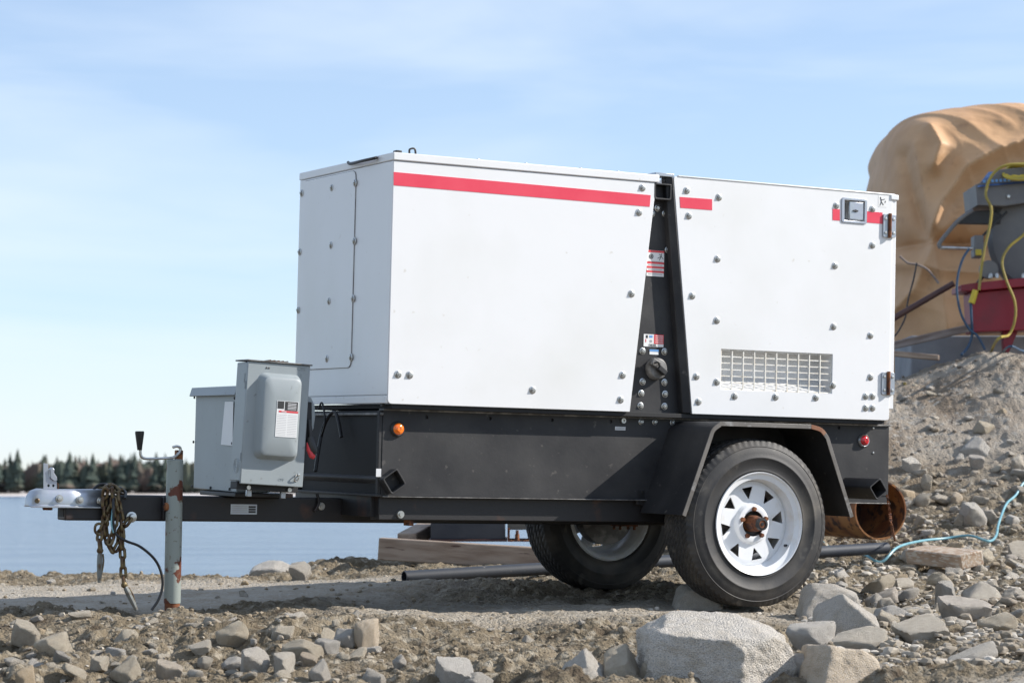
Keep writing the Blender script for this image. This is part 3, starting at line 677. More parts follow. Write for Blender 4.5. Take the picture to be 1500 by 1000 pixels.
# latch lever
yl = yc-.012
pts = [S(64, 717, yl), S(64, 678, yl), S(70, 679, yl), S(71, 697, yl), S(74, 699, yl), S(80, 700, yl), S(83, 705, yl), S(83, 717, yl)]
lv = MB().prism([(q.x, q.z) for q in pts], yl-.002, yl+.004).build('latch_lever', M['gal'], T, .0008)
boolean(lv, [MB().cyl((S(u, 711, yl).x, yl-.1, S(u, 711, yl).z), (S(u, 711, yl).x, yl+.1, S(u, 711, yl).z), .0055, n=12) for u in (71, 78)])
tr = [S(73, 700, yl), S(73, 692, yl), S(72, 687, yl), S(76, 684, yl), S(79, 687, yl), S(78, 692, yl), S(82, 698, yl), S(83, 703, yl), S(78, 704, yl)]
MB().prism([(q.x, q.z) for q in tr], yl-.010, yl+.014).build('latch_trigger', M['gal'], lv, .0015)
MB().tube([S(85, 716, yl), S(85.5, 709, yl), S(82, 706, yl)], .0018, 6).build('latch_spring', M['rust'], lv)
MB().cyl((S(71, 742, yl).x, yl+.01, zc0), (S(71, 742, yl).x, yl+.01, zc0-.014), .020, .017, 14).build('latch_nut', M['rust'], lv)
# rolled edge near the coupler underside
# --- jack
yj = yb1-.037
ja, jb = S(256.5, 672, yj), S(252, 894, yj)
jk = MB(); rj = .0305
jd = (jb-ja).normalized()
jk.lathe([(0, 0), (rj*.75, 0), (rj, .004), (rj, .035), (rj, (jb-ja).length-.03), (rj*.98, (jb-ja).length-.028)], ja, jd, 28)
jk = jk.build('jack', M['jack'], T)
MB().lathe([(rj*.92, (jb-ja).length-.03), (rj*.9, (jb-ja).length+.01), (rj*.6, (jb-ja).length+.012)], ja, jd, 24).build('jack_foot', M['rust'], jk)
p = S(262, 663, yj); MB().box(p.x-.012, p.x+.012, yj-.015, yj+.015, ja.z-.004, p.z+.010).build('jack_head', M['rust'], jk, .003)
cr = [S(268, 672, yj-.018), S(263.5, 657, yj-.018), S(258, 654.5, yj-.018)]
cl = spline([S(253, 655, yj-.02), S(259, 653.5, yj-.02), S(264, 656, yj-.02), S(263, 662, yj-.02), S(256, 668.5, yj-.02), S(248, 670.5, yj-.02), S(225, 671.5, yj-.02), S(211, 671, yj-.02), S(206, 666, yj-.02), S(205.5, 655, yj-.02)], 7)
MB().tube(cl, .0052, 10).build('crank', M['steel'], jk)
ga, gb_ = S(204.5, 659, yj-.02), S(204.5, 631, yj-.02)
MB().lathe([(0, 0), (.0085, 0), (.010, .012), (.0165, .06), (.0165, .067), (.014, .069), (0, .069)], ga, gb_-ga, 20).build('crank_grip', M['cable'], jk)
MB().box(ja.x-.035, ja.x+.035, yj+.015, yb1+.002, zbot+.004, ztop-.004).build('jack_bracket', M['tongue'], jk, .003)
p = S(245, 742, yj-.0); MB().lathe([(.018, 0), (.015, .01), (0, .012)], (p.x, yj-.0, p.z), (-1, 0, 0), 16).build('jack_pin', M['rust'], jk)

# --- switch boxes on the tow bar
ydf = .14; bd = .105
A = S(352, 704, ydf); B = S(442, 711, ydf); C_ = S(453, 532, ydf); D_ = S(364, 527, ydf)
zA = A.z; bx0 = A.x; bx1 = S(443, 711, ydf).x
bh = C_.z-A.z; tilt = (D_.x-A.x+C_.x-B.x)/2
bx1 = bx0+(B.x-A.x+C_.x-D_.x)/2
sb = bpy.data.objects.new('x', None); bpy.data.objects.remove(sb)
def boxpart(): return None
ROT = Matrix.Translation((bx0, ydf, zA)) @ Matrix.Rotation(math.atan2(tilt, bh), 4, 'Y')
w_ = bx1-bx0
swb = MB().box(0, w_, .006, bd, 0, bh-.004).build('switch_box', M['grey'], T, .003); swb.matrix_local = ROT
def sub(mb, name, m, bev=0): return mb.build(name, m, swb, bev)
sub(MB().box(-.002, w_+.004, -.004, .004, -.010, bh+.0), 'door', M['grey'], .003)
sub(MB().box(-.006, w_+.010, -.010, bd+.006, bh+.0005, bh+.006), 'rain_cap', M['edge'], .0015)
# raised dome on the door: stacked rounded rings
def rrect(cx_, cz, hx, hz, r, n=5):
    out = []
    for k, (sx, sz) in enumerate(((1, 1), (-1, 1), (-1, -1), (1, -1))):
        for j in range(n+1):
            q = k*PI/2+j/n*PI/2; out.append((cx_+sx*(hx-r)+r*math.cos(q), cz+sz*(hz-r)+r*math.sin(q)))
    return out
iR = ROT.inverted()
def bxp(u, v): p = iR @ S(u, v, ydf); return p.x, p.z
x0_, z0_ = bxp(386, 668); x1_, z1_ = bxp(444, 555)
dcx, dcz, dhx, dhz = w_*.53, (z0_+z1_)/2+.0, w_*.365, (z1_-z0_)/2+.012
rings = [(0, 0, -.004), (.004, .004, -.008), (.010, .010, -.024), (.016, .016, -.036), (.024, .024, -.040), (.06, .09, -.0405)]
vs = []; fs = []; nn_ = 24
for k, (ix, iz, yy_) in enumerate(rings): vs += [(x, yy_, z) for x, z in rrect(dcx, dcz, dhx-ix, dhz-iz, max(.03-k*.003, .012))]
for k in range(len(rings)-1):
    for j in range(nn_): fs.append((k*nn_+j, k*nn_+(j+1) % nn_, (k+1)*nn_+(j+1) % nn_, (k+1)*nn_+j))
fs.append(tuple((len(rings)-1)*nn_+j for j in range(nn_)))
sub(MB().add(vs, fs), 'door_dome', M['grey'])
# label on the dome
lx0, lz0 = bxp(398.5, 639); lx1, lz1 = bxp(432.5, 589); lx0 -= .006; lx1 -= .004
yl_ = -.0412
def lbl(fx0, fx1, fz0, fz1, m, name, t_=.0006):
    return MB().box(lx0+(lx1-lx0)*fx0, lx0+(lx1-lx0)*fx1, yl_-t_, yl_, lz0+(lz1-lz0)*fz0, lz0+(lz1-lz0)*fz1).build(name, m, swb)
lbl(0, 1, 0, 1, M['paper'], 'warning_label')
lbl(.03, .33, .78, .99, M['blk'], 'print_block', .0012); lbl(.37, .97, .74, .99, M['blk'], 'print_block', .0012)
for k in range(5): lbl(.5, .9, .775+k*.04, .79+k*.04, M['txtw'], 'print_line', .0018)
lbl(.1, 1, .68, .73, M['redp'], 'red_band', .0012)
lbl(.22, .45, .695, .715, M['txtw'], 'print_line', .0018)
for k in range(13): lbl(.04, .48, .05+k*.047, .058+k*.047, M['txt'], 'print_line', .0010)
for k in range(13): lbl(.53, .96, .05+k*.047, .058+k*.047, M['txt'], 'print_line', .0010)
text('ON', (w_*.80, -.0045, bh*.955), .020, M['stamp'], swb, 'embossed_lettering'); text('I', (w_*.86, -.0045, bh*.90), .018, M['stamp'], swb, 'embossed_lettering')
text('OFF', (w_*.60, -.0045, bh*.02), .014, M['stamp'], swb, 'embossed_lettering')
for fz in (.2, .8): sub(MB().cyl((-.004, .002, bh*fz-.014), (-.004, .002, bh*fz+.014), .003, n=8), 'door_hinge', M['stamp'])
sub(MB().tube([(.0, 0, 0)]+[(0, 0, 0)], .001, 3) if False else MB().tube(spline([(w_*.90, -.006, .035), (w_*.87, -.014, .028), (w_*.86, -.010, .014), (w_*.91, -.006, .012), (w_*.93, -.01, .025)], 5), .0022, 7), 'door_hasp', M['steel'])
sub(MB().lathe([(.006, 0), (.005, .005), (0, .006)], (w_*.93, -.004, .035), (0, -1, 0), 12), 'door_screw', M['steel'])
for fx, fz in ((.30, .955), (.34, .955)): sub(MB().lathe([(.004, 0), (.003, .002), (0, .003)], (w_*fx, -.004, bh*fz), (0, -1, 0), 8), 'door_screw', M['edge'])
# knockout rings on the left side
for r_ in (.028, .020, .012): sub(MB().lathe([(r_, 0), (r_-.0005, .0012), (r_-.0025, .0012), (r_-.003, 0)], (0, bd*.45, .055), (-1, 0, 0), 24), 'knockout_ring', M['grey'])
sub(MB().box(-.0015, .001, .02, .03, bh*.82, bh*.9), 'side_slot', M['stamp'])
# switch mechanism on the right
sub(MB().box(w_+.001, w_+.014, .02, bd, bh*.10, bh*.74), 'mechanism_box', M['grey'], .003)
gp = [(w_+.006, bh*.75), (w_+.030, bh*.74), (w_+.046, bh*.68), (w_+.052, bh*.58), (w_+.048, bh*.48), (w_+.034, bh*.40), (w_+.006, bh*.36)]
sub(MB().prism(gp, .030, .060), 'lever_guard', M['grey'], .004)
sub(MB().prism([(w_+.002, bh*.70), (w_+.026, bh*.70), (w_+.034, bh*.46), (w_+.030, bh*.36), (w_+.002, bh*.36)], .012, .030), 'lever_plate', M['black'], .003)
sub(MB().tube(spline([(w_+.020, .014, bh*.55), (w_+.024, .004, bh*.45), (w_+.026, .0, bh*.38)], 5), .008, 8), 'lever_arm', M['blk'])
sub(MB().tube([(w_+.024, .002, bh*.40), (w_+.028, -.004, bh*.36), (w_+.036, -.010, bh*.30), (w_+.042, -.012, bh*.265)], [.012, .0155, .0165, .010], 12), 'lever_grip', M['blk'])
sub(MB().tube([(w_+.016, .004, bh*.355), (w_+.022, -.002, bh*.30), (w_+.032, -.008, bh*.245), (w_+.040, -.008, bh*.235)], [.006, .012, .012, .008], 10), 'lever_tip', M['redp'])
# feet
sub(MB().box(.0, .24*w_/.24, .03, bd-.01, -.03, -.002), 'mount_rail', M['black'], .002)
for fx in (.18, .85): sub(MB().cyl((w_*fx, .02, -.022), (w_*fx, .03, -.022), .008, n=10), 'mount_bolt', M['steel'])
for fx in (.22, .78): sub(MB().box(w_*fx, w_*fx+.02, .06, .075, -.055, -.028), 'mount_clip', M['gal'], .002)
# leaves on the cap
for k in range(5):
    xx = w_*(.25+.07*k); sub(MB().add([(xx, .0, bh+.0065), (xx+.03, .004, bh+.012), (xx+.04, .02, bh+.009), (xx+.012, .02, bh+.0065)], [(0, 1, 2, 3)]), 'dead_leaf', M['woodl'])
# meter box behind it, facing forward
yn = .30
P0 = S(346, 721, yn); xm = P0.x; P1 = FR(283, 715, xm); P2 = S(350, 571, yn); P3 = FR(287, 566, xm)
bt_ = MB(); xd = xm+.13
zt_ = (P2.z+P3.z)/2
def lean(z): return (P2.x-P0.x)*(z-P0.z)/(P2.z-P0.z)
vs = []
for (x, dz) in ((xm, 0), (xd, 0)):
    vs += [(x, yn, P0.z), (x, P1.y, P1.z), (x+lean(zt_), P1.y-.0, zt_), (x+lean(zt_), yn, zt_)]
bt_.add(vs, [(0, 1, 2, 3), (4, 7, 6, 5), (0, 3, 7, 4), (1, 5, 6, 2), (0, 4, 5, 1), (3, 2, 6, 7)])
mbx = bt_.build('meter_box', M['grey'], T, .004)
lz = lean(zt_)
MB().prism([(xm+lz-.022, zt_-.028), (xm+lz-.012, zt_+.004), (xd+lz+.01, zt_+.016), (xd+lz+.01, zt_+.006), (xm+lz-.006, zt_-.006), (xm+lz-.016, zt_-.030)], yn-.012, P1.y+.012).build('rain_hood', M['grey'], mbx, .001)
a_, b2, c2_, d2_ = FR(324.5, 651, xm-.002), FR(341.5, 652.5, xm-.002), FR(343, 588, xm-.002), FR(330.5, 588, xm-.002)
MB().add([(xm-.0045+lean(q.z), q.y, q.z) for q in (a_, b2, c2_, d2_)], [(0, 1, 2, 3)]).build('blank_label', M['paper'], mbx)
MB().box(xm-.006, xd, P1.y+.0, P1.y+.004, P0.z, P0.z+.001).build('edge_seam', M['edge'], mbx)
for u, v in ((286, 582), (284.5, 647), (282, 712), (309, 714), (337, 716), (345, 583), (341, 649)):
    q = FR(u, v, xm); MB().lathe([(.0055, 0), (.005, .004), (0, .006)], (xm-.001+lean(q.z), q.y, q.z), (-1, 0, 0), 10).build('cover_screw', M['blk'], mbx)
MB().box(xm-.02, bx1+.02, .26, .62, ztop+.001, P0.z-.001).build('box_stand', M['tongue'], mbx, .003)
# hoses and cables between boxes and frame
MB().tube(spline([FR(462, 690, -.10), FR(470, 640, -.05), FR(480, 612, -.03), FR(492, 605, -.02), FR(500, 640, -.02)], 7), .007, 8).build('wiring_loom', M['cable'], T)
MB().tube(spline([FR(466, 600, -.06), FR(472, 590, -.05), FR(476, 618, -.05), FR(470, 640, -.05)], 7), .004, 8).build('wiring_loom', M['cable'], T)

# --- fender
yo, yi = -.245, YS
ol = [(999, 754), (1037.5, 641), (1043, 627), (1056, 617), (1188, 621.5), (1204, 627), (1214, 640), (1250, 756)]
op = [S(u, v, yo) for u, v in ol]; op = [(q.x, q.z) for q in op]
opr = rc(op, (), .0); n = len(opr); th = .004
def off2(poly, d):
    out = []
    for i, p in enumerate(poly):
        a_ = Vector(poly[max(i-1, 0)]); b2 = Vector(poly[min(i+1, len(poly)-1)]); t_ = (b2-a_).normalized(); out.append((p[0]+t_.y*d, p[1]-t_.x*d))
    return out
sm_pts = []
opd = spline([Vector((a_, 0, b2)) for a_, b2 in op[1:4]], 4); opd2 = spline([Vector((a_, 0, b2)) for a_, b2 in op[4:7]], 4)
prof = [op[0]]+[(q.x, q.z) for q in opd]+[(q.x, q.z) for q in opd2]+[op[7]]
inn = off2(prof, th); n = len(prof)
vs = [(x, yo, z) for x, z in prof]+[(x, yo, z) for x, z in inn]+[(x, yi, z) for x, z in prof]+[(x, yi, z) for x, z in inn]
fs = []
for i in range(n-1): fs += [(i, i+1, 2*n+i+1, 2*n+i), (n+i, n+i+1, 3*n+i+1, 3*n+i), (i, i+1, n+i+1, n+i)]
fs += [(0, n, 3*n, 2*n), (n-1, 2*n-1, 4*n-1, 3*n-1)]
fd = MB().add(vs, fs).build('fender', M['black'], T)
lipi = off2(prof, .017)
def lip(i0, i1, m, nm):
    P = prof[i0:i1+1]; Q = lipi[i0:i1+1]; k = len(P)
    vs = [(x, yo-.003, z) for x, z in P]+[(x, yo-.003, z) for x, z in Q]+[(x, yo+.001, z) for x, z in P]+[(x, yo+.001, z) for x, z in Q]
    fs = []
    for i in range(k-1): fs += [(i, i+1, k+i+1, k+i), (2*k+i, 2*k+i+1, 3*k+i+1, 3*k+i), (i, i+1, 2*k+i+1, 2*k+i), (k+i, k+i+1, 3*k+i+1, 3*k+i)]
    fs += [(0, k, 3*k, 2*k), (k-1, 2*k-1, 4*k-1, 3*k-1)]
    return MB().add(vs, fs).build(nm, m, fd, .001)
mlip = mat('fender_lip_worn', (.17, .155, .14), .45, .2, (.10, .09, .08), 9, .45, .65, .2, 60, .001, c3=(.28, .27, .26), sc3=18, lo3=.6, hi3=.7)
lip(0, n//2, mlip, 'rolled_edge'); lip(n//2, n//2+6, mat('fender_lip_rusty', (.23, .10, .055), .8, .1, (.30, .17, .11), 16, .45, .65, .3, 60, .001), 'rusty_edge'); lip(n//2+6, n-1, mlip, 'rolled_edge')
# far fender (mirror)
vs2 = [(x, 2*(ww/2)-y_, z) for x, y_, z in vs]
MB().add(vs2, fs).build('fender', M['black'], T)
# snow/dust on the fender root
# --- axle, springs
wc = S(1113, 767, -.235); WX, WZc = wc.x, wc.z
ax_ = MB().cyl((WX, -.20, WZc), (WX, ww+.20, WZc), .032, n=20).build('axle', M['tongue'], T)
for ys in (.06, ww-.10):
    for k in range(3):
        hl = .36-.07*k; MB().tube([(WX-hl, ys+.02, WZc+.075-.002*k*8), (WX-hl*.4, ys+.02, WZc+.05-.009*k), (WX, ys+.02, WZc+.042-.009*k), (WX+hl*.4, ys+.02, WZc+.05-.009*k), (WX+hl, ys+.02, WZc+.075-.016*k)], .011, 6).build('spring_leaf', M['tongue'], ax_)
    for dx in (-.36, .36): MB().box(WX+dx-.02, WX+dx+.02, ys, ys+.045, WZc+.06, WZc+.12).build('spring_hanger', M['tongue'], ax_, .003)
    MB().box(WX-.05, WX+.05, ys-.005, ys+.055, WZc-.045, WZc-.034).build('spring_plate', M['rust'], ax_, .002)
    for dx in (-.035, .035):
        for dy in (0, .05): MB().cyl((WX+dx, ys+dy, WZc-.06), (WX+dx, ys+dy, WZc+.055), .006, n=8).build('u_bolt', M['rust'], ax_)

# --- wheels
RT, RWd = .343, .205
def tyre_mesh():
    na = 288; prof = []
    # (r, y, kind) from outer bead over sidewall and tread to inner bead
    hw = RWd/2
    side_ = [(.200, hw*.80), (.207, hw*.93), (.216, hw*.985), (.222, hw*.965), (.240, hw*1.02), (.262, hw*1.06), (.264, hw*1.075), (.268, hw*1.075), (.270, hw*1.06), (.285, hw*1.04), (.300, hw*.99), (.3085, hw*.955), (.311, hw*.965), (.313, hw*.95), (.322, hw*.90), (.331, hw*.84)]
    prof = [(r, y_, 0) for r, y_ in side_]
    tread = []
    xs_ = np.linspace(hw*.80, -hw*.80, 41)
    for i, y_ in enumerate(xs_):
        r = RT-.006*(abs(y_)/(hw*.8))**2.5
        g = any(abs(y_-gc) < .0042 for gc in (-.048, -.017, .017, .048))
        tread.append((r-(.008 if g else 0), y_, 0 if g else 1))
    prof += tread+[(r, -y_, 0) for r, y_ in reversed(side_)]
    k = len(prof); V = np.zeros((na, k, 3)); R_ = np.array([p_[0] for p_ in prof]); Yp = np.array([p_[1] for p_ in prof]); K = np.array([p_[2] for p_ in prof])
    sh = (R_ > .318) & (K == 0) & (np.abs(Yp) > .07)
    for j in range(na):
        q = 2*PI*j/na; r = R_.copy()
        zig = ((j + np.round(Yp*160).astype(int) % 4) % 4 == 0)
        r = np.where((K == 1) & zig, r-.006, r)
        if j % 4 < 1: r = np.where(sh, r-.004, r)
        V[j, :, 0] = r*math.cos(q); V[j, :, 2] = r*math.sin(q); V[j, :, 1] = -Yp
    # squash at the contact patch
    ang = V[:, :, 2]; low = ang < -(RT-.012); V[:, :, 2] = np.where(low, -(RT-.012)+(ang+(RT-.012))*.25, ang)
    idx = np.arange(na*k).reshape(na, k); a_ = idx[:, :-1]; b2 = np.roll(idx, -1, 0)[:, :-1]; c2_ = np.roll(idx, -1, 0)[:, 1:]; d2_ = idx[:, 1:]
    me = arr_mesh('tyre', V.reshape(-1, 3), np.stack([a_, b2, c2_, d2_], -1).reshape(-1, 4), M['rubber']); me.set_sharp_from_angle(angle=math.radians(38)); return me
tyre = tyre_mesh()
def make_wheel(par, loc, flip, rotz, camber=0):
    s = -1
    # rim barrel and flange
    rim = MB().lathe([(.180, -.088), (.206, -.094), (.2085, -.102), (.207, -.106), (.204, -.1045), (.201, -.094), (.192, -.088), (.187, -.080), (.186, -.060), (.180, -.046), (.172, -.040), (.170, -.010), (.172, .06), (.190, .085), (.206, .095), (.2, .10), (.186, .088)], (0, 0, 0), (0, 1, 0), 72).build('wheel', M['whiterim'], par)
    rim.scale = (.962, .95, .962); rim.location = loc; rim.rotation_euler = (0, rotz, PI if flip else 0)
    ty = bpy.data.objects.new('tyre', tyre); col.objects.link(ty); ty.parent = rim; ty.rotation_euler = (0, -rotz, 0)
    disc = MB().lathe([(.171, -.030), (.171, -.040), (.160, -.047), (.145, -.050), (.098, -.044), (.085, -.046), (.074, -.060), (.066, -.062), (.052, -.060), (.052, -.054), (.066, -.056), (.072, -.055), (.082, -.040), (.098, -.038), (.145, -.044), (.158, -.041)], (0, 0, 0), (0, 1, 0), 72, closed=True).build('disc', M['whiterim'], rim, .001)
    cuts = []
    for k in range(8):
        a0 = 2*PI*k/8+.19; tr_ = []
        for (r, da) in ((.150, -.19), (.150, .175), (.101, -.01), (.101, -.06)):
            tr_.append((r*math.cos(a0+da), r*math.sin(a0+da)))
        cuts.append(MB().prism(rc(tr_, (0, 1), .006), -.2, 0))
    boolean(disc, cuts)
    MB().lathe([(.175, -.066), (.175, .02), (0, .02)], (0, 0, 0), (0, 1, 0), 40).build('drum', M['dark'], rim) if False else MB().lathe([(0, .0), (.125, .0), (.135, .01), (.135, .07), (0, .075)], (0, 0, 0), (0, 1, 0), 40).build('brake_drum', M['edge'], rim)
    hub = MB().lathe([(.034, -.030), (.033, -.075), (.031, -.082), (.030, -.090), (.026, -.093), (.023, -.120), (.021, -.124), (0, -.124)], (0, 0, 0), (0, 1, 0), 32).build('hub', M['rust'], rim)
    MB().lathe([(.0255, -.112), (.025, -.126), (.016, -.127), (.015, -.122), (.008, -.122), (.007, -.126), (0, -.126)], (0, 0, 0), (0, 1, 0), 28).build('grease_cap', M['cable'], rim)
    for k in range(5):
        q = 2*PI*k/5+.35; MB().lathe([(.0098, -.055), (.0098, -.068), (.008, -.075), (0, -.076)], (.059*math.cos(q), 0, .059*math.sin(q)), (0, 1, 0), 6).build('lug_nut', M['rust'], rim)
    MB().cyl((.155, -.060, -.088), (.150, -.078, -.086), .006, .0045, 10).build('valve_stem', M['cable'], rim)
    return rim
# rim face outer lip sits about 9 cm out from the tyre centre
ycn = -.235+.10
make_wheel(T, (WX, ycn, WZc), False, 0.0)
make_wheel(T, (WX, ww-ycn, WZc), True, .3)

# thin chain hanging from the rear cross tube
def link_mesh(l=.044, w=.026, r=.0042, n=7, seg=16):
    pts = []
    hl = l/2-w/2
    for k in range(seg):
        q = 2*PI*k/seg; x = (w/2-r)*math.cos(q); z = (w/2-r)*math.sin(q)+(hl if math.sin(q) >= 0 else -hl); pts.append((x, 0, z))
    return MB().tube(pts, r, n, closed=True)
def chain(root, paths, spacing, lk, m, scale=1.0, jitter=.25, one=None):
    proto = lk.build('chain_link', m, root); first = True; R_ = random.Random(5)
    for path in paths:
        pts = spline(path, 10); d = 0; nxt = 0; k = 0
        for i in range(len(pts)-1):
            seg = pts[i+1]-pts[i]; l = seg.length
            while nxt <= d+l:
                p = pts[i]+seg*((nxt-d)/l) if l else pts[i]; t_ = seg.normalized()
                q = t_.to_track_quat('Z', 'Y'); q = q @ Matrix.Rotation((k % 2)*PI/2+.55+R_.uniform(-jitter, jitter), 3, 'Z').to_quaternion()
                o = proto if first else proto.copy()
                if not first: col.objects.link(o)
                first = False; o.parent = root; o.rotation_mode = 'QUATERNION'; o.rotation_quaternion = q; o.location = p; o.scale = (scale,)*3
                nxt += spacing; k += 1
            d += l
def TMO(): return TM.copy()
# rear chain as one small-linked piece
rc_root = empty('hanging_chain', 'thin rusty chain hanging from the rear square tube down to the stones', 'chain', mw=TM.copy())
a_ = S(1300, 727, -.165); 
gpt = TM.inverted() @ G(1311, 791)
pts = spline([a_, S(1303, 750, -.12), S(1307, 775, -.02), gpt], 12)
mbch = MB(); d = 0; k = 0
tot = sum((pts[i+1]-pts[i]).length for i in range(len(pts)-1)); nl = int(tot/.017)
for i in range(nl):
    f_ = i/nl*tot; acc = 0
    for j in range(len(pts)-1):
        l = (pts[j+1]-pts[j]).length
        if acc+l >= f_: break
        acc += l
    p = pts[j]+(pts[j+1]-pts[j])*((f_-acc)/l); t_ = (pts[j+1]-pts[j]).normalized(); q = t_.to_track_quat('Z', 'Y').to_matrix() @ Matrix.Rotation((i % 2)*PI/2+.4, 3, 'Z')
    lk = link_mesh(.024, .014, .0024, 5, 8); mbch.add([p+q @ v for v in lk.v], lk.f)
mbch.build('chain_strand', M['rust'], rc_root)

# ------------------------------------------------------------------ tow chains and cable
yk = yb1-.022
def KP(l, y=yk): return [S(u, v, y) for u, v in l]
c1 = empty('safety_chain', 'brass coloured tow chain heaped over the tow bar and bolted to its side', 'chain', 'tow chains', mw=TM.copy())
chain(c1, [[S(178, 720, yc), S(166, 713, yc-.02), S(156, 716, yb1-.03)]+KP([(153, 735), (154, 765), (158, 792), (166, 806), (174, 795), (177, 775), (184, 768), (190, 760)]),
           KP([(165, 722), (167, 742), (168, 765), (164, 785), (158, 800)], yk-.016)], .034, link_mesh(r=.0052), M['chain'], 1.14)
p = S(192, 757, yb1); MB().lathe([(.020, 0), (.020, .006), (.014, .007), (.012, .026), (.008, .027), (0, .027)], (p.x, yb1, p.z), (0, -1, 0), 18).build('chain_bolt', M['steel'], c1)
c2 = empty('safety_chain', 'longer tow chain hanging right with its grey hook resting on the ground', 'chain', 'tow chains', mw=TM.copy())
chain(c2, [[S(150, 716, yc), S(162, 712, yc-.03), S(172, 720, yb1-.02)]+KP([(174, 740), (177, 762), (178, 785), (179, 805), (180, 825), (181, 848), (182, 858)], yk-.006)], .034, link_mesh(r=.0052), M['chain'], 1.14)
def hook(root, a, b):
    d_ = b-a; MB().tube([a, a+d_*.15, a+d_*.35, a+d_*.7, b], [.006, .0095, .0105, .0095, .006], 10).build('hook', M['hook'], root)
    MB().lathe([(.010, -.008), (.013, 0), (.010, .008), (.004, .008), (.004, -.008)], a, d_, 14, closed=True).build('hook_eye', M['chain'], root)
    MB().tube(spline([a+Vector((.012, 0, 0))+d_*.1, a+Vector((.013, -.004, 0))+d_*.4, a+Vector((.004, 0, 0))+d_*.85], 5), .0028, 7).build('hook_latch', M['chain'], root)
hook(c2, S(182, 856, yk-.006), S(200, 893, yk-.012))
c3 = empty('safety_chain', 'short tow chain at the left whose grey hook hangs free in the air', 'chain', 'tow chains', mw=TM.copy())
chain(c3, [KP([(160, 745), (150, 770), (146, 785), (147, 802)], yk)], .034, link_mesh(r=.0052), M['chain'], 1.14)
MB().tube(spline(KP([(139, 776), (141, 768), (149, 767), (153, 774), (149, 782), (142, 781)], yk-.004), 4, True), .005, 8, closed=True).build('shackle', M['chain'], c3)
hook(c3, S(146.5, 806, yk), S(145.5, 853, yk))
cb = empty('brake_cable', 'black cable looped over the tow bar and drooping to the ground beside the jack', 'cable', mw=TM.copy())
MB().tube(spline([S(137, 716, yc), S(145, 710, yc), S(156, 709, yc-.02), S(165, 716, yb1-.02)]+KP([(166, 740), (166, 765), (170, 782), (185, 792), (205, 800), (226, 818), (236, 838), (238, 858), (232, 878), (222, 893)], yk-.034), 8), .0050, 10).build('cable', M['cable'], cb)
MB().tube(spline([S(172, 722, yb1-.01), S(173, 714, yc-.03), S(179, 716, yc), S(184, 722, yc-.03), S(183, 730, yb1-.02)], 8), .0052, 10).build('cable', M['cable'], cb)
MB().tube(spline(KP([(165, 745), (163, 765), (166, 780)], yk-.036), 5), .0028, 7).build('inner_wire', M['bluehose'], cb)

# ------------------------------------------------------------------ things on the ground behind the trailer
def long_piece(name, label, cat, a, b, prof_w, prof_h, m, tilt_=0, group=None):
    a, b = Vector(a), Vector(b); d_ = b-a; L_ = d_.length; q = d_.to_track_quat('X', 'Z').to_matrix().to_4x4()
    o = MB().box(0, L_, -prof_w/2, prof_w/2, -prof_h/2, prof_h/2).build(name, m, None, .006); o.matrix_world = Matrix.Translation(a) @ q @ Matrix.Rotation(tilt_, 4, 'X'); tag(o, label, cat, group); return o
long_piece('timber', 'long weathered timber lying behind the trailer under a black steel box', 'timber', WY(556, 803, 12.6), WY(860, 822, 12.5), .10, .112, M['wood'])
long_piece('timber', 'short timber running back towards the lake beside the black box', 'timber', WY(596, 792, 12.75), WY(668, 752, 14.4), .10, .08, M['wood'])
a_, b2 = WY(632, 770, 12.8), WY(740, 792, 12.8)
bxo = empty('steel_box', 'low dark blue steel box on the timber behind the trailer', 'box', loc=(a_.x, 12.68, b2.z))
wB = b2.x-a_.x
MB().box(0, wB, 0, .6, 0.012, .26).build('body', M['mgrey'] if False else mat('dark_steel', (.028, .033, .045), .5, 0, (.05, .055, .065), 5), bxo, .004)
MB().box(-.01, wB+.01, -.012, .61, 0, .012).build('base_plate', M['brownpole'], bxo, .002)
sk2 = empty('machine_skid', 'grey steel skid end with a bolt, between the black box and the far wheel', 'machine', loc=(b2.x+.012, 12.7, b2.z))
MB().box(0, .34, 0, .5, .06, .26).build('body', mat('olive_steel', (.10, .10, .085), .55, 0, (.15, .14, .12), 6), sk2, .004)
MB().prism([(0, 0), (.34, 0), (.34, .008), (.012, .008), (.012, .07), (0, .07)], -.04, .4).build('foot_rail', M['rust'], sk2, .001)
MB().lathe([(.012, 0), (.012, .03), (.008, .03), (.008, .05), (0, .05)], (.05, -.02, .008), (0, 0, 1), 6).build('foot_bolt', M['rust'], sk2)
long_piece('machine_rail', 'grey steel rail seen between the two tyres', 'rail', WY(968, 782, 13.3), WY(1010, 784, 13.3), .06, .09, M['mgrey'])
# plastic pipe under the trailer
pa_, pb_ = G(592, 852, False), WY(1299, 802, 12.1)
pa_ = Vector((pa_.x, pa_.y, 0)); 
pa_ = WY(592, 845, 10.85); 
pp = empty('plastic_pipe', 'long dark plastic pipe lying on the ground under the trailer', 'pipe', loc=pa_)
d_ = pb_-pa_; ptsp = [d_*f_ for f_ in (0, .25, .5, .75, 1)]
po = MB(); po.lathe([(.024, 0), (.0285, 0), (.0285, d_.length*.33), (.0285, d_.length*.66), (.0285, d_.length), (.024, d_.length), (.024, d_.length-.1)], (0, 0, 0), d_, 24); po.build('pipe', M['pipe'], pp)
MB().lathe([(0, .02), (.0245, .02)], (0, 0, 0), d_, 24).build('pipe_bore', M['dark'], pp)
MB().lathe([(0, d_.length-.02), (.0245, d_.length-.02)], (0, 0, 0), d_, 24).build('pipe_bore', M['dark'], pp)
